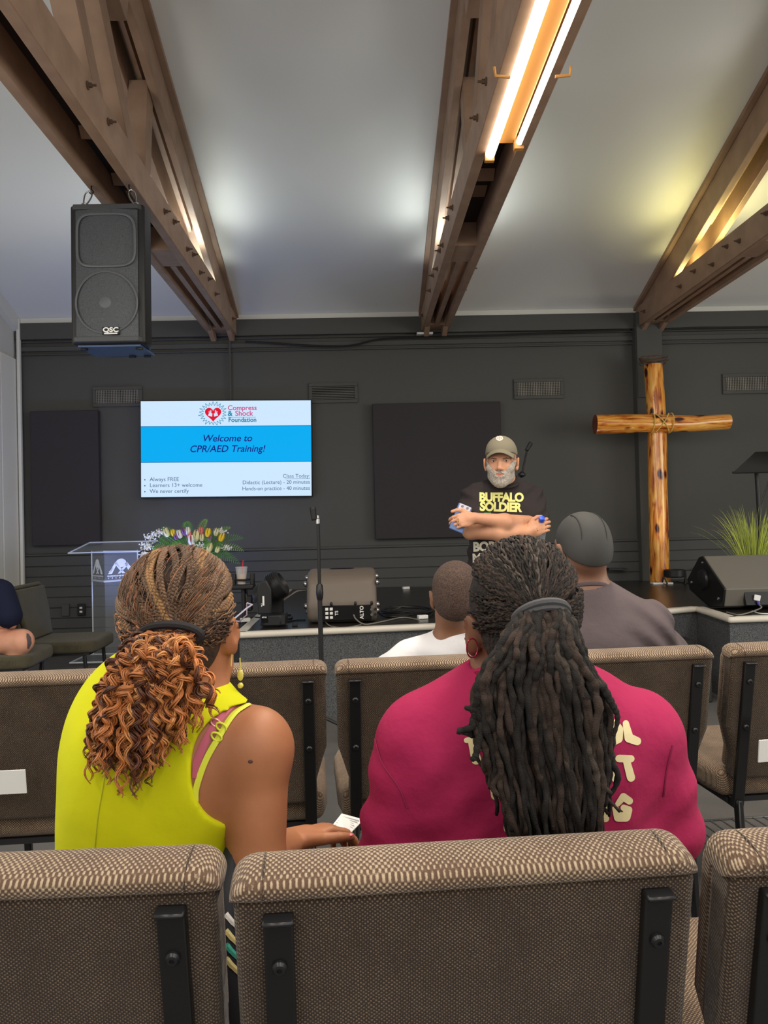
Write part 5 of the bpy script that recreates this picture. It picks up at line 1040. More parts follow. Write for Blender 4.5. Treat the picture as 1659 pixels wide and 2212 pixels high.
# thumb nail and the sheet in her hand
pa = [P(738, 1757, 1.58), P(785, 1770, 1.62), P(745, 1812, 1.44), P(694, 1813, 1.42)]
b = MB(); b.add(pa+[v+np.array([0, .0, -.0015]) for v in pa], [(0, 1, 2, 3), (7, 6, 5, 4), (0, 4, 5, 1), (1, 5, 6, 2), (2, 6, 7, 3), (3, 7, 4, 0)]); tag(b.build('printed_sheet', white_pl, None), 'folded printed sheet held in the hand of the woman in yellow', 'paper')
b = MB(); pa = [np.array(v) for v in pa]
for k in range(8):
    u = .14+.09*k; a = pa[0]*(1-u)+pa[3]*u; c = pa[1]*(1-u)+pa[2]*u; e1 = c-a; up_ = nrm(np.cross(pa[1]-pa[0], pa[3]-pa[0])); up_ = up_ if up_[2] > 0 else -up_; b.bar(a+e1*.12+up_*.0012, a+e1*(.88-.1*(k % 3 == 2))+up_*.0012, .0045, .0006, up=up_)
pr = b.build('print_lines', mat('print_grey', (150, 150, 152), .6), bpy.data.objects['printed_sheet'])
nail = mat('nail_pink', (232, 110, 130), .3)
nv = HND1[-1]; tip = nv[2]; b = MB(); dth = nrm(nv[2]-nv[1]); b.ball(tip+np.array([-.002, -.004, .005]), (.006, .006, .003), 10); b.build('nail', nail, w1)
# ================================================================= woman in maroon
Y2 = 1.20; R2h = fwdR(radians(-10), .03); OH2 = P(1122, 1360, Y2)
w2 = root('person', (OH2[0], 1.3, 0), 'seated woman in a maroon t-shirt with long dark locs tied back, seen from behind', 'person')
px2 = P(1140, 1900, 1.2)[0]
sL, sR = P(893, 1618, 1.21), P(1390, 1608, 1.21)
TOR2 = [ell(P(1135, 1700, 1.23), (.195, .125, .21), None, .06), ell((px2, 1.25, .66), (.195, .14, .17), None, .06), cap(P(1130, 1485, 1.2), P(925, 1575, 1.21), .042, .048, .05), cap(P(1135, 1485, 1.2), P(1360, 1580, 1.21), .042, .048, .05),
        ell(P(1010, 1660, 1.17), (.07, .05, .10), None, .05), ell(P(1280, 1660, 1.17), (.07, .05, .10), None, .05)]
eL, eR = P(862, 1830, 1.24), P(1418, 1800, 1.24)
ARM2 = [cap(sL, eL, .050, .045, .03), cap(sR, eR, .050, .045, .03), cap(eL, (px2-.10, 1.50, .68), .04, .027, .015), cap(eR, (px2+.13, 1.50, .68), .04, .027, .015)]+hand_prims((px2-.10, 1.50, .68), (.3, .8, -.25), (0, 0, 1), 1, side=-1)+hand_prims((px2+.13, 1.50, .68), (-.3, .8, -.25), (0, 0, 1), 1)
neck2 = [cap(P(1105, 1370, 1.2), P(1120, 1500, 1.2), .052, .060, .03)]
LEG2 = legs_seated((px2-.10, 1.27, .58), (px2+.10, 1.27, .58), (-.02, 1), .54, .43, .085)
nets(TOR2+ARM2+neck2+head_prims(OH2, R2h, .99)+LEG2, .0045, 'body', skin_m, w2, zs=.62)
nets(LEG2+[ell((px2, 1.25, .58), (.198, .145, .12), None, .05)], .009, 'trousers', denim, w2, inf=.010, cuts=[lambda X, Y, Z: .10-Z+0*X+0*Y, lambda X, Y, Z: Z-.62+0*X+0*Y])
shoes((px2-.10, 1.27, .58), (px2+.10, 1.27, .58), (-.02, 1), shoe_m, w2, .43)
maroon = mat('maroon_cotton', (160, 38, 80), .85, bump=(17, .45, .014), noise=(5, (152, 33, 74), 4), spec=.2)
slv = [cap(sL, P(872, 1870, 1.24), .054, .068, .05), cap(sR, P(1412, 1780, 1.24), .054, .064, .05)]
def disp2(X, Y, Z):
    lo = np.clip((.93-Z)*7, 0, 1.3); side = np.clip((np.abs(X-px2)-.10)*9, 0, 1.4)
    return .006*wob(X, Y, Z, 12, .7)+.0022*np.sin(70*Z+32*X+2.5*np.sin(16*X+1))*side*lo+.0024*np.sin(95*Z-40*X+2*np.sin(22*X))*lo*.6+.003*wob(X, Y, Z, 34, 2.)+.0012*np.sin(50*X+14*Z)
def neck2cut(X, Y, Z): c = P(1115, 1432, 1.2); return .070-np.sqrt((X-c[0])**2+(Y-c[1])**2+((Z-c[2])*1.0)**2)
tee2 = nets(TOR2+slv, .0045, 'tshirt', maroon, w2, inf=.008, cuts=[neck2cut, lambda X, Y, Z: .52-Z+0*X+0*Y], disp=disp2, zs=.62)
bv2 = bvh_of([tee2]); collar('collar', P(1112, 1452, 1.19), .062, .062, .02, maroon, w2, .006)
for pts in ([(810, 1590), (828, 1650), (862, 1700), (880, 1745)], [(1452, 1610), (1440, 1660), (1432, 1720)]): ribbon('sleeve_seam', pts, bv2, .0030, mat('maroon_seam', (128, 22, 62), .9), w2, .0012, .0014)
cream = mat('print_cream', (222, 208, 160), .7)
def groovy(txt, px, py, size, rot):
    me = text_mesh(txt, size, .0030, 0, 'CENTER'); o_ = P(px, py, .9); d = ray(px, py); d = d/np.linalg.norm(d); k = 1.12/.9
    o_ = P(px, py, 1.0); c, s = cos(rot), sin(rot); print_on('shirt_lettering', me, bv2, o_, np.array([c, 0, s])*.92, np.array([-s, 0, c])*.92, d, cream, w2, .010, .0014); bpy.data.meshes.remove(me)
def strokes(lst):
    """rounded hand-drawn letter strokes given in picture pixels, laid on the shirt"""
    cx_ = sum(p_[0] for l_ in lst for p_ in l_)/sum(len(l_) for l_ in lst); cy2 = sum(p_[1] for l_ in lst for p_ in l_)/sum(len(l_) for l_ in lst); k = 1.09/FPX; polys = []
    for l_ in lst:
        for (x0, y0, r0), (x1, y1, r1) in zip(l_[:-1], l_[1:]):
            a = atan2(-(y1-y0), x1-x0); X0, Y0, X1, Y1 = (x0-cx_)*k, -(y0-cy2)*k, (x1-cx_)*k, -(y1-cy2)*k
            polys.append([(X0+r0*k*cos(a+t), Y0+r0*k*sin(a+t)) for t in np.linspace(pi/2, 3*pi/2, 9)]+[(X1+r1*k*cos(a+t), Y1+r1*k*sin(a+t)) for t in np.linspace(-pi/2, pi/2, 9)])
    d = ray(cx_, cy2); d = d/np.linalg.norm(d); print_on('shirt_lettering', polys, bv2, P(cx_, cy2, 1.0), np.array([1., 0, .02]), np.array([0, 0, 1.]), d, cream, w2, .010, .0014)
for lst in ([[(1019, 1602, 8), (1028, 1641, 11)], [(1008, 1598, 6), (1033, 1596, 8)], [(1024, 1619, 6), (1040, 1614, 7)]], [[(1066, 1602, 8), (1065, 1634, 9)]],
            [[(1063, 1668, 8), (1069, 1717, 10)], [(1066, 1668, 8), (1088, 1668, 9), (1096, 1682, 10), (1082, 1696, 8)]], [[(1092, 1748, 5), (1096, 1786, 9)], [(1096, 1788, 9), (1128, 1788, 8)], [(1148, 1756, 8), (1152, 1790, 9)]],
            [[(1328, 1562, 8), (1336, 1576, 10), (1334, 1596, 10), (1324, 1602, 8)]], [[(1351, 1562, 7), (1357, 1594, 10), (1375, 1602, 9)]], [[(1318, 1636, 5), (1328, 1682, 8)]], [[(1336, 1637, 8), (1362, 1639, 8)], [(1352, 1642, 8), (1361, 1680, 9)]],
            [[(1283, 1742, 6), (1284, 1778, 6)], [(1304, 1722, 7), (1307, 1768, 8)]], [[(1334, 1734, 6), (1346, 1720, 8), (1359, 1730, 8)], [(1328, 1744, 7), (1334, 1764, 10), (1350, 1764, 11), (1356, 1750, 9), (1346, 1744, 7)]]): strokes(lst)
# hoop earring
hoop = mat('hoop_berry', (140, 30, 60), .25, metal=.4); hc_ = P(1020, 1400, 1.15); b = MB(); b.tube([hc_+np.array([.0088*cos(t), .004*cos(t), .0142*sin(t)]) for t in np.linspace(0, 2*pi, 40)], .0011, 6, cap=False); b.build('hoop_earring', hoop, w2)
# locs
H2 = lambda v: OH2+R2h@np.array(v, float)
HC = np.array([0, -.012, .045]); HR = np.array([.0815, .100, .096])
def hairline2(X, Y, Z):
    x, y, z = X-OH2[0], Y-OH2[1], Z-OH2[2]; R = R2h; ly = x*R[0][1]+y*R[1][1]+z*R[2][1]; lz = x*R[0][2]+y*R[1][2]+z*R[2][2]
    return np.maximum((ly-.042)-(lz-.03)*.9, (-.066-lz)+(.5*(ly+.05)))
nets([ell(H2(HC), HR*.975, R2h, .02), ell(H2((0, -.05, -.015)), (.066, .056, .06), R2h, .03)], .005, 'scalp_hair', mat('loc_base', (30, 27, 26), .95, bump=(140, 1, .006), noise=(70, (46, 40, 36), 3)), w2, cuts=[hairline2])
lm = attr_mat('loc_hair', .8, .25, bump=(700, .9, .003)); rr = random.Random(31); b = MB()
tie2 = P(1165, 1330, 1.075); tl_ = np.linalg.inv(R2h)@(tie2-OH2); tdir = nrm(tl_-HC)
ld, lb_, lg = L3((40, 37, 35)), L3((62, 51, 45)), L3((96, 86, 78))
for k in range(560):
    az = rr.uniform(-2.35, 2.35)
    s0 = nrm(np.array([sin(az), cos(az)*.75, .95*max(0, cos(az*.62))**.6+rr.uniform(-.15, .1) if abs(az) < 1.5 else rr.uniform(-.55, .25)])); om = acos(np.clip(s0@tdir, -1, 1)); lat = nrm(np.cross(s0, tdir)); wv = rr.random()*6; hh = rr.random(); n_ = 34
    u_s = rr.random()*.55 if k > 150 else 0
    pth = []
    for u in np.linspace(u_s, .985, n_):
        d = (sin((1-u)*om)*s0+sin(u*om)*tdir)/sin(om)+lat*(.05*sin(u*7+wv)+.016*sin(u*38+wv*3))*sin(pi*u); pth.append(H2(on_scalp(d, .0015+.005*hh+.0012*sin(u*60+wv)+.006*max(0, u-.8)*5)))
    col = (ld if rr.random() < .55 else (lb_ if s0[2] < .75 else lg*.75)); nz = np.array([.75+.6*rr.random() for _ in range(n_)])
    b.tube(pth, (.0014+.0010*rr.random())*(.85+.3*np.sin(np.arange(n_)*1.7+wv)), 6, c=col[None]*nz[:, None])
b.build('swept_locs', lm, w2, smooth='all', recalc=False)
b = MB()
for r_, dz in ((.0055, 0), (.0048, .008)):
    b.tube([tie2+np.array([-.037*cos(t), -.034*sin(t)-.008, .024*sin(t)-dz+.000-.003*cos(t)]) for t in np.linspace(0, pi, 30)], r_, 8)
b.build('hair_tie', mat('elastic_grey', (72, 72, 74), .8, bump=(300, .4, .001)), w2)
b = MB(); rr = random.Random(41)
def lx(y): return np.interp(y, [1340, 1400, 1450, 1500, 1560, 1640, 1700, 1790], [1110, 1072, 1048, 1030, 1018, 1030, 1062, 1088]), np.interp(y, [1340, 1400, 1450, 1500, 1560, 1640, 1700, 1790], [1225, 1262, 1290, 1302, 1308, 1308, 1316, 1326])
nl = 200
for k in range(nl):
    u0 = (k+rr.random())/nl; u0 = (u0*7.3) % 1; lay = rr.random(); edge = u0 < .10 or u0 > .88
    yend = rr.uniform(1790, 1850) if not edge else rr.uniform(1560, 1790); ymax = min(yend, 1790)
    x0, x1_ = lx(min(1500, ymax)); xa = x0+(x1_-x0)*u0; xl, xr_ = lx(ymax); xe = xl+(xr_-xl)*u0+rr.gauss(0, 6)
    Ye = 1.005+.05*lay; e_ = P(xe, yend, Ye); s_ = tie2+np.array([.029*(u0*2-1)+rr.gauss(0, .004), -.004, .012*(1-(u0*2-1)**2)-.010*lay]); m1 = P(xa, 1500, Ye-.012)
    up1 = s_+np.array([(xa-1165)/1661*.07, -.034+.012*lay, -.006+.008*(1-lay)]); n_ = 70
    g = spline([s_, up1, P(1165+(xa-1165)*.66, 1408, Ye-.006), m1, m1*.5+e_*.5+np.array([rr.gauss(0, .004), -.003, 0]), e_], n_)
    wv = rr.random()*6; i_ = np.arange(n_); g = g+np.stack([.0014*np.sin(i_*.8+wv)+.0045*np.sin(i_*.21+wv*2)*np.clip(i_/20, 0, 1), .0012*np.sin(i_*.9+wv*3)+.003*np.sin(i_*.3+wv), 0*i_], 1)
    if edge and k % 2: tt = np.clip((i_-n_+12)/12, 0, 1); g += np.stack([.012*np.sin(tt*4)*(1 if rr.random() < .5 else -1), -.003*tt, .012*(1-np.cos(tt*4))*.5], 1)
    r0 = .0040+.0024*rr.random(); prof = r0*np.interp(i_/n_, [0, .08, .25, .6, .9, 1], [.5, .6, .95, 1, .75, .4])*(1+.13*np.sin(i_*1.25+wv)+.08*np.sin(i_*2.9+wv))
    t_ = rr.random(); col = ld if t_ < .55 else (lb_ if t_ < .96 else lg*.6); nz = .45+.9*np.array([rr.random() for _ in range(n_)]); b.tube(g, prof, 8, c=col[None]*nz[:, None])
for pts in ([(1300, 1480), (1322, 1520), (1334, 1550), (1326, 1590)], [(1060, 1500), (1030, 1530), (1012, 1530), (1004, 1527)], [(1050, 1530), (1036, 1590), (1028, 1630), (1022, 1640), (1018, 1636)]):
    g = spline([P(x, y, 1.0) for x, y in pts], 40); b.tube(g, np.linspace(.006, .0025, 40)*(1+.12*np.sin(np.arange(40)*1.3)), 8, c=ld*1.1)
b.build('loc_ponytail', lm, w2, smooth='all', recalc=False)
# ================================================================= man in the skull cap
Y3 = 2.52; R3 = fwdR(radians(-13), .02); OH3 = P(1256, 1192, Y3); w3 = root('person', (OH3[0], 2.6, 0), 'seated man in a grey-brown t-shirt and charcoal skull cap, seen from behind', 'person')
px3 = P(1262, 1500, 2.55)[0]
TOR3 = [ell((px3, 2.60, .78), (.21, .15, .26), None, .07), ell((px3, 2.62, .62), (.20, .16, .16), None, .06), cap(P(1268, 1292, 2.53), P(1385, 1352, 2.55), .062, .085, .06), cap(P(1262, 1292, 2.53), P(1150, 1352, 2.55), .062, .085, .06), ell(P(1268, 1390, 2.55), (.20, .125, .13), None, .06)]
s3R, s3L = P(1383, 1378, 2.56), P(1148, 1378, 2.56)
ARM3 = [cap(s3R, (px3+.29, 2.62, .68), .085, .07, .04), cap(s3L, (px3-.25, 2.62, .68), .075, .06, .04), cap((px3+.29, 2.62, .66), (px3+.14, 2.9, .64), .05, .03, .02), cap((px3-.25, 2.62, .66), (px3-.14, 2.9, .64), .05, .03, .02)]+hand_prims((px3+.14, 2.9, .64), (-.3, .8, -.2), (0, 0, 1), 1.05)+hand_prims((px3-.14, 2.9, .64), (.3, .8, -.2), (0, 0, 1), 1.05, side=-1)
LEG3 = legs_seated((px3-.11, 2.66, .56), (px3+.11, 2.66, .56), (0, 1), .53, .44, .085)
nk3 = [cap(P(1266, 1215, 2.52), P(1268, 1285, 2.54), .062, .070, .03)]
nets(TOR3+ARM3+nk3+head_prims(OH3, R3, 1.03)+[ell(OH3+R3@np.array([.093, -.014, -.004]), (.0075, .018, .032), R3@Rz(-.5), .006)]+LEG3, .006, 'body', skin_d, w3, zs=.62)
nets(LEG3+[ell((px3, 2.62, .58), (.205, .165, .12), None, .05)], .010, 'trousers', denim, w3, inf=.010, cuts=[lambda X, Y, Z: .10-Z+0*X+0*Y, lambda X, Y, Z: Z-.62+0*X+0*Y])
shoes((px3-.11, 2.66, .56), (px3+.11, 2.66, .56), (0, 1), shoe_m, w3, .44)
def disp3(X, Y, Z): sd = np.clip((np.abs(X-px3)-.08)*8, 0, 1.2); return .005*wob(X, Y, Z, 12, .4)+.0045*np.sin(75*(Z+.9*np.abs(X-px3))+2*np.sin(12*X))*sd
def n3cut(X, Y, Z): c = P(1262, 1232, 2.5); return .080-np.sqrt((X-c[0])**2+((Y-c[1]-.02)*.8)**2+((Z-c[2])*1.0)**2)
nets(TOR3+[cap(s3R, (px3+.29, 2.62, .74), .092, .088, .04), cap(s3L, (px3-.25, 2.62, .74), .08, .075, .04)], .006, 'tshirt', mat('grey_brown_cotton', (92, 82, 84), .85, bump=(14, .45, .016), spec=.2), w3, inf=.010, cuts=[n3cut, lambda X, Y, Z: .55-Z+0*X+0*Y], disp=disp3)
collar('collar', P(1265, 1277, 2.535), .073, .073, .03, MATS['grey_brown_cotton'], w3, .008)
def h3(v): return OH3+R3@(np.array(v, float)*1.03)
def capline(X, Y, Z):
    x, y, z = X-OH3[0], Y-OH3[1], Z-OH3[2]; R = R3; ly = x*R[0][1]+y*R[1][1]+z*R[2][1]; lz = x*R[0][2]+y*R[1][2]+z*R[2][2]; return -.018-lz+.62*(ly+.06)
capm = mat('skull_cap_knit', (64, 64, 62), .75, bump=(500, .25, .0008), noise=(4, (58, 58, 57), 2))
nets([ell(h3((0, -.013, .04)), np.array((.0765, .096, .084))*1.03, R3, .02), ell(h3((0, -.05, -.01)), (.066, .054, .06), R3, .04)], .005, 'skull_cap', capm, w3, inf=.005, cuts=[capline])
CR = np.array((.0765, .096, .084))*1.03+.0062
def cap_pt(d): d = nrm(d); l = 1/sqrt(((d/CR)**2).sum()); return OH3+R3@(np.array((0, -.013, .04))*1.03+d*l)
for xo in (-.62, .28):
    b = MB(); b.tube([cap_pt((xo+.08*sin(a), -cos(a), sin(a))) for a in np.linspace(-.55, 1.6, 24)], .0016, 5); b.build('cap_seam', mat('cap_thread', (44, 44, 43), .8), w3)
b = MB(); b.tube([h3((-.075, -.02, -.012)), h3((-.083, .0, .014)), h3((-.083, .05, .022)), h3((-.078, .09, .02))], .0028, 6); b.tube([h3((-.058, .103, .008))+R3@np.array([.022*cos(t), 0, .018*sin(t)]) for t in np.linspace(0, 2*pi, 20)], .002, 6, cap=False); b.build('glasses', mat('glasses_dark', (24, 28, 40), .3), w3)
# ================================================================= young man in white
Y4 = 2.45; R4 = fwdR(radians(12), .04); OH4 = P(986, 1292, Y4); w4 = root('person', (OH4[0], 2.55, 0), 'seated young man with close-cropped hair in a white t-shirt, seen from behind', 'person')
px4 = P(978, 1500, 2.5)[0]
TOR4 = [ell(P(972, 1402, 2.475), (.075, .060, .042), None, .04), ell((px4, 2.56, .70), (.155, .115, .17), None, .05), ell((px4, 2.58, .60), (.16, .13, .13), None, .06), cap(P(975, 1400, 2.47), P(888, 1428, 2.5), .045, .055, .05), cap(P(975, 1400, 2.47), P(1065, 1428, 2.5), .045, .055, .05)]
s4L, s4R = P(874, 1443, 2.5), P(1068, 1443, 2.5)
ARM4 = [cap(s4L, (px4-.20, 2.56, .62), .052, .042, .03), cap(s4R, (px4+.16, 2.56, .62), .048, .04, .03), cap((px4-.20, 2.56, .62), (px4-.1, 2.82, .60), .036, .026, .02), cap((px4+.16, 2.56, .62), (px4+.1, 2.82, .60), .036, .026, .02)]+hand_prims((px4-.1, 2.82, .60), (.3, .8, -.1), (0, 0, 1), 1, side=-1)+hand_prims((px4+.1, 2.82, .60), (-.3, .8, -.1), (0, 0, 1), 1)
LEG4 = legs_seated((px4-.08, 2.60, .55), (px4+.08, 2.60, .55), (0, 1), .52, .43, .07); nk4 = [cap(P(975, 1330, 2.45), P(975, 1395, 2.50), .052, .048, .03)]
nets(TOR4+ARM4+nk4+head_prims(OH4, R4, .97)+LEG4, .006, 'body', skin_b, w4, zs=.60)
nets(LEG4+[ell((px4, 2.58, .58), (.165, .135, .12), None, .05)], .010, 'trousers', denim, w4, inf=.010, cuts=[lambda X, Y, Z: .10-Z+0*X+0*Y, lambda X, Y, Z: Z-.60+0*X+0*Y])
shoes((px4-.08, 2.60, .55), (px4+.08, 2.60, .55), (0, 1), shoe_m, w4, .43)
def n4cut(X, Y, Z): c = P(972, 1318, 2.45); return .062-np.sqrt((X-c[0])**2+((Y-c[1]-.02)*.8)**2+(Z-c[2])**2)
nets(TOR4+[cap(s4L, (px4-.20, 2.56, .72), .058, .060, .03), cap(s4R, (px4+.16, 2.56, .72), .052, .05, .03)], .006, 'tshirt', mat('white_cotton', (214, 212, 214), .85, bump=(15, .4, .014), spec=.2), w4, inf=.010, cuts=[n4cut, lambda X, Y, Z: .55-Z+0*X+0*Y], disp=lambda X, Y, Z: .006*wob(X, Y, Z, 16, 1.3)+.003*np.sin(60*Z+30*X))
def h4(v): return OH4+R4@(np.array(v, float)*.97)
def cropline(X, Y, Z):
    x, y, z = X-OH4[0], Y-OH4[1], Z-OH4[2]; R = R4; ly = x*R[0][1]+y*R[1][1]+z*R[2][1]; lz = x*R[0][2]+y*R[1][2]+z*R[2][2]; return np.maximum((ly-.050)-(lz-.03)*.9, np.maximum(-.065-lz, (-.005-lz)+(ly+.02)*.0-.06*(ly < -.015)))
nets([ell(h4((0, -.012, .04)), np.array((.0745, .094, .082))*.97, R4, .02), ell(h4((0, -.05, -.01)), np.array((.06, .05, .055)), R4, .03)], .005, 'cropped_hair', mat('cropped_hair', (60, 48, 44), .95, bump=(420, 1, .004), noise=(260, (92, 72, 62), 2)), w4, inf=.003, cuts=[cropline], disp=lambda X, Y, Z: .0008*wob(X, Y, Z, 300, 0))
b = MB(); b.tube([h4((-.074, -.006, .026)), h4((-.079, .03, .024)), h4((-.07, .09, .02))], .0022, 6); b.tube([h4((.076, -.01, .036)), h4((.080, .03, .03)), h4((.07, .09, .02))], .0036, 6); b.build('glasses', mat('glasses_cream', (226, 216, 160), .4), w4)
# ================================================================= the standing speaker
YM = 4.15; RM = fwdR(radians(195), -.05, -.02); SM = 1.07; OM = P(1083, 1001, YM); w5 = root('person', (OM[0], YM+.05, 0), 'standing bearded man in a cap and black printed t-shirt, arms crossed, holding a phone', 'person')
def hM(v): return OM+RM@(np.array(v, float)*SM)
xm5 = P(1090, 1150, 4.2)[0]
RB = Rz(radians(-8))
TOR5 = [ell(P(1088, 1118, 4.24), (.175, .115, .19), RB, .06), ell(P(1082, 1195, 4.20), (.17, .135, .17), RB, .07), ell((xm5-.01, 4.22, .95), (.165, .125, .16), RB, .06),
        cap(P(1090, 1048, 4.21), P(1025, 1076, 4.20), .050, .062, .05), cap(P(1092, 1048, 4.22), P(1143, 1074, 4.27), .050, .062, .05)]
r_sh, l_sh = P(1024, 1082, 4.20), P(1147, 1080, 4.28)
r_el, l_el = P(1017, 1147, 4.08), P(1153, 1132, 4.14)
r_wr, l_wr = P(1140, 1150, 4.02), P(1024, 1119, 3.98)
ARM5 = [cap(r_sh, r_el, .055, .044, .03), cap(l_sh, l_el, .055, .046, .03), cap(r_el, P(1080, 1152, 3.99), .043, .038, .02), cap(P(1080, 1152, 3.99), r_wr, .038, .028, .02),
        cap(l_el, P(1090, 1127, 3.98), .044, .040, .025), cap(P(1090, 1127, 3.98), l_wr, .040, .027, .02)]
dL = nrm(P(992, 1121, 3.97)-l_wr)
HL5 = hand_prims(l_wr+dL*.0, nrm(dL+np.array([0, -.1, -.12])), (.15, -1, .35), 1.02, (.55, .62, .68, .72), side=1, thumb=.2)
dR = nrm(P(1166, 1141, 4.00)-r_wr)
HR5 = hand_prims(r_wr, nrm(dR+np.array([0, .05, .06])), (.2, -1, .25), 1.02, (.5, .55, .6, .6), side=-1, thumb=.5)
nk5 = [cap(P(1088, 1022, 4.17), P(1090, 1046, 4.21), .058, .056, .03)]
hipL5, hipR5 = np.array([xm5-.085, 4.22, .90]), np.array([xm5+.085, 4.22, .90])
LEG5 = []
for h_ in (hipL5, hipR5): k_ = h_*1; k_[2] = .49; a_ = h_*1; a_[2] = .09; k_[1] -= .01; LEG5 += [cap(h_, k_, .088, .060, .03), cap(k_, a_, .058, .040, .02), cap(a_, a_-np.array([0, 0, .04]), .038, .038, .01)]
HP5 = head_prims(OM, RM, SM)
body5 = nets(TOR5+ARM5+HL5+HR5+nk5+HP5+LEG5, .0036, 'body', skin_l, w5, zs=.86)
nets(LEG5+[ell((xm5, 4.22, .90), (.172, .13, .10), RB, .05)], .010, 'trousers', mat('black_jeans', (34, 34, 38), .8), w5, inf=.012, cuts=[lambda X, Y, Z: .06-Z+0*X+0*Y, lambda X, Y, Z: Z-.99+0*X+0*Y])
for h_ in (hipL5, hipR5):
    nets([ell((h_[0], 4.15, .035), (.045, .135, .035), None, .02), ell((h_[0], 4.21, .06), (.042, .06, .05), None, .02)], .007, 'shoe', shoe_m, w5, cuts=[lambda X, Y, Z: .003-Z+0*X+0*Y])
bt = mat('black_tee', (48, 43, 44), .85, bump=(18, .5, .014), spec=.2)
def n5cut(X, Y, Z): c = P(1086, 1018, 4.05); return .082-np.sqrt((X-c[0])**2+((Y-c[1])*.7)**2+(Z-c[2])**2)
collar('collar', P(1088, 1040, 4.19), .080, .074, -.035, bt, w5, .007)
r_hm, l_hm = r_sh+(r_el-r_sh)*.62, l_sh+(l_el-l_sh)*.72
def disp5(X, Y, Z): sd = np.clip((np.abs(X-xm5)-.09)*9, 0, 1.2); return .004*wob(X, Y, Z, 15, .2)+.004*np.sin(80*(Z-.8*np.abs(X-xm5))+2*np.sin(15*X))*(.25+sd)
tee5 = nets(TOR5+[cap(r_sh, r_hm, .066, .070, .03), cap(l_sh, l_hm, .066, .074, .03)], .0045, 'tshirt', bt, w5, inf=.011, cuts=[n5cut, lambda X, Y, Z: .90-Z+0*X+0*Y], disp=disp5)
bv5 = bvh_of([tee5]); prt_y = mat('print_yellow', (216, 214, 130), .7); prt_w = mat('print_white', (214, 208, 190), .7)
def tee_text(txt, px, py, size, m, rot=0, bold=.0035, sp=.95):
    me = text_mesh(txt, size, bold, 0, 'CENTER', 0, sp); d = ray(px, py); d = d/np.linalg.norm(d); c, s = cos(rot), sin(rot)
    print_on('shirt_lettering', me, bv5, P(px, py, 3.8), np.array([c, 0, s])*.83, np.array([-s, 0, c])*.90, d, m, w5, .012, .002); bpy.data.meshes.remove(me)
tee_text('BUFFALO', 1083, 1083, .072, prt_y, -.03); tee_text('SOLDIER', 1081, 1104, .072, prt_y, -.05); tee_text('BOB', 1046, 1190, .075, prt_w, 0); tee_text('MAR', 1046, 1215, .075, prt_w, 0)
d = ray(1060, 1112); d /= np.linalg.norm(d)
print_on('shirt_patch', [[(-.05, -.03), (-.012, -.03), (-.012, .012), (-.05, .012)]], bv5, P(1066, 1112, 3.8), np.array([1., 0, 0]), np.array([0, 0, 1.]), d, mat('print_green', (96, 150, 84), .7), w5, .01, .002)
print_on('shirt_patch', [[(.035*cos(t)+.005, .030*sin(t)-.022) for t in np.linspace(0, pi, 14)]], bv5, P(1068, 1115, 3.8), np.array([1., 0, 0]), np.array([0, 0, 1.]), d, mat('print_umber', (70, 58, 40), .7), w5, .01, .0026)
# beard, eyes, brows, lips
def loc5(X, Y, Z):
    x, y, z = X-OM[0], Y-OM[1], Z-OM[2]; R = RM; return [(x*R[0][i]+y*R[1][i]+z*R[2][i])/SM for i in range(3)]
def beardcut(X, Y, Z):
    lx_, ly_, lz_ = loc5(X, Y, Z); ax_ = np.abs(lx_)
    line = lz_-(-.038+.050*np.clip((ax_-.030)/.034, 0, 1)+.0015*np.sin(300*lx_))
    mouth = 1-np.sqrt((lx_/.020)**2+((ly_-.098)/.030)**2+((lz_+.0575)/.0085)**2)
    return np.maximum(np.maximum(line, .004-ly_), mouth*.010)
nets([p for p in HP5 if p[0] != '-' and not (p[0] == 'e' and abs(np.linalg.inv(RM)@(p[1]-OM))[0] > .07)], .003, 'beard', mat('grey_beard', (206, 198, 186), .95, bump=(420, 1, .005), noise=(170, (168, 158, 148), 4)), w5, inf=.0045, cuts=[beardcut], disp=lambda X, Y, Z: .0012*wob(X, Y, Z, 260, 0))
for s in (-1, 1):
    b = MB(); b.ball(hM((s*.031, .0905, .010)), np.array((.0105, .0045, .0042))*SM, 14, R=RM@Rz(-s*.2)); ey_ = b.build('eye', mat('eye_white', (196, 184, 176), .3), w5)
    b = MB(); b.ball(hM((s*.031-.001, .0942, .0105)), np.array((.0045, .0018, .0042))*SM, 12, R=RM); b.build('iris', mat('iris_brown', (40, 28, 22), .2), ey_)
    b = MB(); b.tube([hM(v) for v in ((s*.016, .0965, .0205), (s*.032, .096, .0245), (s*.046, .088, .0205))], [.0022, .0028, .0016], 6); b.build('eyebrow', mat('brow_brown', (104, 76, 58), .9), w5)
    b = MB(); b.tube([hM(v) for v in ((s*.0205, .0945, .0135), (s*.031, .0965, .0158), (s*.042, .0905, .0125))], .0016, 6); b.build('eyelid', mat('lid_shade', (150, 98, 78), .6), w5)
b = MB(); b.tube([hM((x, .1030-12*x*x, -.0545+.0012*abs(x)/.02)) for x in np.linspace(-.018, .018, 9)], [.001, .0024, .003, .0034, .003, .0034, .003, .0024, .001], 8); b.tube([hM((x, .1030-12*x*x, -.0635)) for x in np.linspace(-.015, .015, 9)], [.001, .003, .004, .0044, .0046, .0044, .004, .003, .001], 8); b.build('lips', mat('lips', (200, 112, 104), .45), w5)
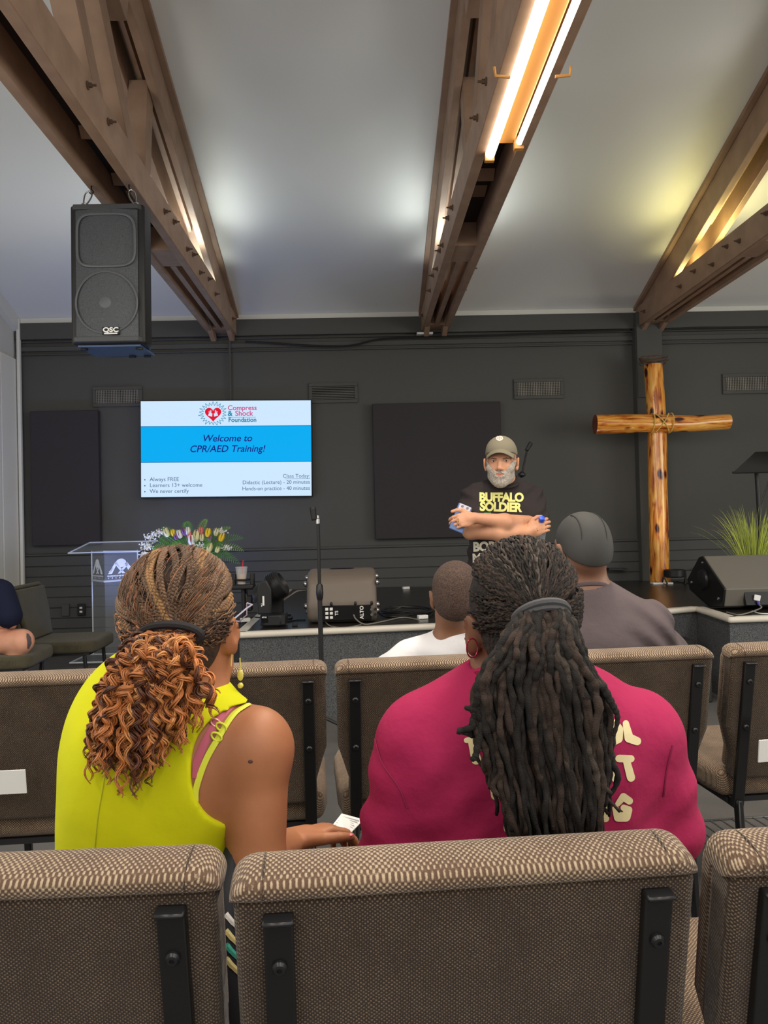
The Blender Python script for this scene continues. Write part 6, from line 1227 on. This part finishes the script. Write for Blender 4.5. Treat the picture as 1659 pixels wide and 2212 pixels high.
# cap
capc = mat('cap_olive_grey', (128, 122, 104), .85, bump=(420, .3, .001)); capd = mat('cap_dark_side', (96, 92, 84), .85, bump=(420, .3, .001))
def cut_cap(X, Y, Z): lx_, ly_, lz_ = loc5(X, Y, Z); return (.040-.10*(ly_)*(ly_ < 0)+.18*ly_*(ly_ > 0)-lz_)*SM
nets([ell(hM((0, -.012, .048)), np.array((.0775, .098, .088))*SM, RM, .02), ell(hM((0, .035, .075)), np.array((.055, .05, .045))*SM, RM, .04)], .004, 'cap_crown', capc, w5, inf=.003, cuts=[cut_cap])
V = []; nu, nv_ = 24, 8
for i in range(nu+1):
    u = -1+2*i/nu
    for j in range(nv_+1): v = j/nv_; yb2 = .074*sqrt(max(0, 1-(u*.93)**2))+.018; V.append(hM((u*.070, yb2+v*.055*sqrt(max(.05, 1-u*u*.75)), .070-.014*v-.034*u*u-.006*v*v)))
b = MB(); b.add(V, [(i*(nv_+1)+j, i*(nv_+1)+j+1, (i+1)*(nv_+1)+j+1, (i+1)*(nv_+1)+j) for i in range(nu) for j in range(nv_)]); o = b.build('cap_brim', capc, w5, smooth='all', recalc=False); sd_ = o.modifiers.new('solid', 'SOLIDIFY'); sd_.thickness = .004; sd_.offset = 0
bvc = bvh_of([bpy.data.objects['cap_crown']]); c = P(1079, 947, 3.7); d = ray(1079, 947); d /= np.linalg.norm(d); k_ = 3.7/4.1
print_on('cap_emblem', [[(.021*cos(t)*k_, .015*sin(t)*k_) for t in np.linspace(0, 2*pi, 24, endpoint=False)]], bvc, c, np.array([1., 0, 0]), np.array([0, 0, 1.]), d, mat('emblem_white', (216, 208, 198), .7), w5, .006, .0015)
print_on('cap_emblem', [[(x0*k_, y0*k_), (x0*k_+.004, y0*k_), (x0*k_+.005, y0*k_+.007), (x0*k_+.001, y0*k_+.006)] for x0, y0 in ((-.012, -.004), (-.002, .001), (.007, -.004), (-.003, -.010))], bvc, c, np.array([1., 0, 0]), np.array([0, 0, 1.]), d, mat('emblem_mark', (168, 120, 110), .7), w5, .006, .0025)
ring_p = [hp for hp in HL5 if hp[0] == 'c']
for nm, c_, dd in (('ring', P(990, 1124, 3.93), dL), ('ring', P(1161, 1144, 3.965), dR)):
    e1 = nrm(np.cross(dd, (0, 0, 1))); e2 = np.cross(e1, dd); b = MB(); b.tube([c_+(e1*cos(t)+e2*sin(t))*.0088 for t in np.linspace(0, 2*pi, 18)], .0013, 6, cap=False); b.build(nm, gold, w5)
# phone and bottle
pc_ = P(995, 1119, 3.985); Rp = Ry(radians(24))@Rx(radians(-12)); ph = root('phone', pc_, 'smartphone in a blue-grey case held by the standing man', 'phone')
b = MB(); b.box(pc_, (.076, .010, .150), Rp); b.build('case', mat('case_blue', (84, 108, 160), .4), ph, bev=(.010, 3))
b = MB(); b.box(pc_+Rp@np.array([0, -.006, .052]), (.062, .004, .040), Rp); b.build('camera_block', mat('camera_pale', (196, 192, 200), .3), ph, bev=(.006, 2))
b = MB()
for dx, dz in ((-.014, .060), (.014, .060), (0, .044)): b.tube([pc_+Rp@np.array([dx, -.008, dz]), pc_+Rp@np.array([dx, -.010, dz])], .007, 12)
b.build('lens', mat('lens_grey', (120, 118, 128), .2), ph)
bc = P(1170, 1122, 3.99); bo = root('water_bottle', bc, 'bottle with a blue cap tucked under the arm of the standing man', 'bottle')
b = MB(); b.lathe([(.013, -.01), (.016, -.008), (.016, .012), (.013, .016), (.002, .017)], bc, (-.1, -.75, .6), 20); b.build('cap', mat('cap_blue', (24, 84, 214), .35), bo)
b = MB(); b.lathe([(.012, -.012), (.014, -.03), (.028, -.055), (.030, -.12), (.028, -.16), (.01, -.165)], bc, (-.1, -.75, .6), 20); b.build('bottle_body', mat('bottle_clear', (190, 200, 210), .15, alpha=.35), bo)
# ================================================================= woman in navy at the left edge
Y6 = 5.08; w6 = root('person', (P(-15, 1400, Y6)[0], Y6, 0), 'seated woman in a navy t-shirt with crossed tattooed legs, at the left edge', 'person')
a6 = radians(80); R6 = fwdR(a6, 0); OH6 = P(-52, 1205, Y6)
TOR6 = [ell(P(-32, 1305, Y6), (.13, .17, .17), None, .05), ell(P(-32, 1375, Y6), (.13, .17, .12), None, .05), cap(P(-45, 1258, Y6), P(-5, 1275, 4.93), .05, .06, .04), cap(P(-45, 1258, Y6), P(-20, 1270, 5.26), .05, .06, .04)]
s6 = P(4, 1278, 4.9); e6 = P(24, 1342, 4.88)
ARM6 = [cap(s6, e6, .050, .040, .02), cap(e6, P(-30, 1352, 4.98), .040, .028, .02), cap(P(-20, 1275, 5.28), P(20, 1350, 5.25), .05, .04, .02), cap(P(20, 1350, 5.25), P(-5, 1362, 5.1), .038, .027, .02)]+hand_prims(P(-30, 1352, 4.98), (-.3, .9, -.1), (0, 0, 1), .95)+hand_prims(P(-5, 1362, 5.1), (-.3, -.9, -.1), (0, 0, 1), .95)
THA = [cap(P(-70, 1388, 5.0), P(46, 1385, 4.93), .085, .078, .03), cap(P(46, 1388, 4.93), P(2, 1500, 5.0), .062, .04, .02), cap(P(2, 1500, 5.0), P(10, 1545, 4.98), .036, .034, .02)]
THB = [cap(P(-60, 1400, 5.18), P(40, 1412, 5.10), .080, .070, .03), cap(P(40, 1412, 5.10), (P(40, 1412, 5.10)[0], 5.10, .09), .058, .038, .02)]
body6 = nets(TOR6+ARM6+THA+THB+[cap(P(-50, 1225, Y6), P(-48, 1262, Y6), .05, .055, .02)]+head_prims(OH6, R6, 1.0), .006, 'body', skin_n, w6)
navy = mat('navy_cotton', (26, 30, 52), .85, bump=(260, .2, .001), spec=.2)
nets(TOR6+[cap(s6, s6+(e6-s6)*.80, .062, .070, .03), cap(P(-20, 1275, 5.28), P(10, 1330, 5.26), .062, .068, .03)], .006, 'tshirt', navy, w6, inf=.012, disp=lambda X, Y, Z: .006*wob(X, Y, Z, 14, .9), cuts=[lambda X, Y, Z: (P(-45, 1392, Y6)[2])-Z+0*X+0*Y])
nets([cap(P(-70, 1388, 5.0), P(25, 1385, 4.93), .086, .080, .03), cap(P(-60, 1402, 5.18), P(34, 1410, 5.10), .082, .074, .03)], .008, 'shorts', mat('black_shorts', (22, 22, 24), .85), w6, inf=.010, cuts=[lambda X, Y, Z: X-(P(-5, 1400, 5.0)[0])+0*Y+0*Z-.25*(Y-5.0)])
nets([ell(OH6+np.array([-.02, 0, .02]), (.10, .095, .12), None, .03), ell(OH6+np.array([-.06, 0, -.06]), (.06, .09, .10), None, .03)], .008, 'hair', mat('hair_brown', (62, 44, 34), .7, bump=(120, 1, .006)), w6, disp=lambda X, Y, Z: .006*wob(X, Y, Z, 60, 0))
bv6 = bvh_of([body6]); ink = mat('tattoo_ink', (84, 74, 78), .6)
def tattoo(px, py, poly, rot=0):
    d = ray(px, py); d = d/np.linalg.norm(d); c, s = cos(rot), sin(rot); print_on('tattoo', [poly], bv6, P(px, py, 4.6), np.array([c, 0, s]), np.array([-s, 0, c]), d, ink, w6, .012, .0012)
tattoo(62, 1384, [(-.02, .045), (-.005, .042), (.012, .02), (.02, -.015), (.008, -.05), (-.002, -.052), (-.008, -.01), (-.018, .02)], -.15)
tattoo(37, 1450, [(-.028, .004), (.0, .006), (.026, .018), (.018, -.004), (.008, -.016), (-.002, -.010), (-.014, -.012)], 0)
sh6 = None
for dy in (0,):
    a = P(63, 1555, 5.1)
    nets([ell((P(40, 1412, 5.10)[0]+.06, 5.10, .035), (.12, .045, .035), None, .02), ell((P(40, 1412, 5.10)[0], 5.10, .06), (.05, .042, .05), None, .02)], .007, 'shoe', shoe_m, w6, cuts=[lambda X, Y, Z: .003-Z+0*X+0*Y])
# striped tote bag beside the seat of the woman in yellow
tb = P(508, 2050, 1.12); tbz = .46; r = root('tote_bag', (tb[0], 1.14, tbz), 'striped black, cream and teal bag in the gap between the nearest chairs', 'bag')
cols = [blk_soft, mat('bag_white', (206, 204, 200), .6), blk_soft, mat('bag_cream', (204, 190, 130), .6), blk_soft, mat('bag_teal', (60, 160, 140), .6), blk_soft, mat('bag_cream', (204, 190, 130), .6), blk_soft]
nets([ell((tb[0]+.0, 1.16, tbz+.16), (.035, .13, .16), None, .02)], .008, 'bag_body', mat('bag_black', (26, 28, 34), .7), r, cuts=[lambda X, Y, Z: tbz+.002-Z+0*X+0*Y])
bvb = bvh_of([bpy.data.objects['bag_body']])
for (y0, m_) in ((1990, cols[1]), (2025, cols[3]), (2055, cols[5]), (2085, cols[3])): ribbon('stripe', [(488, y0-16), (500, y0), (516, y0+16)], bvb, .007, m_, r, .001, .001)
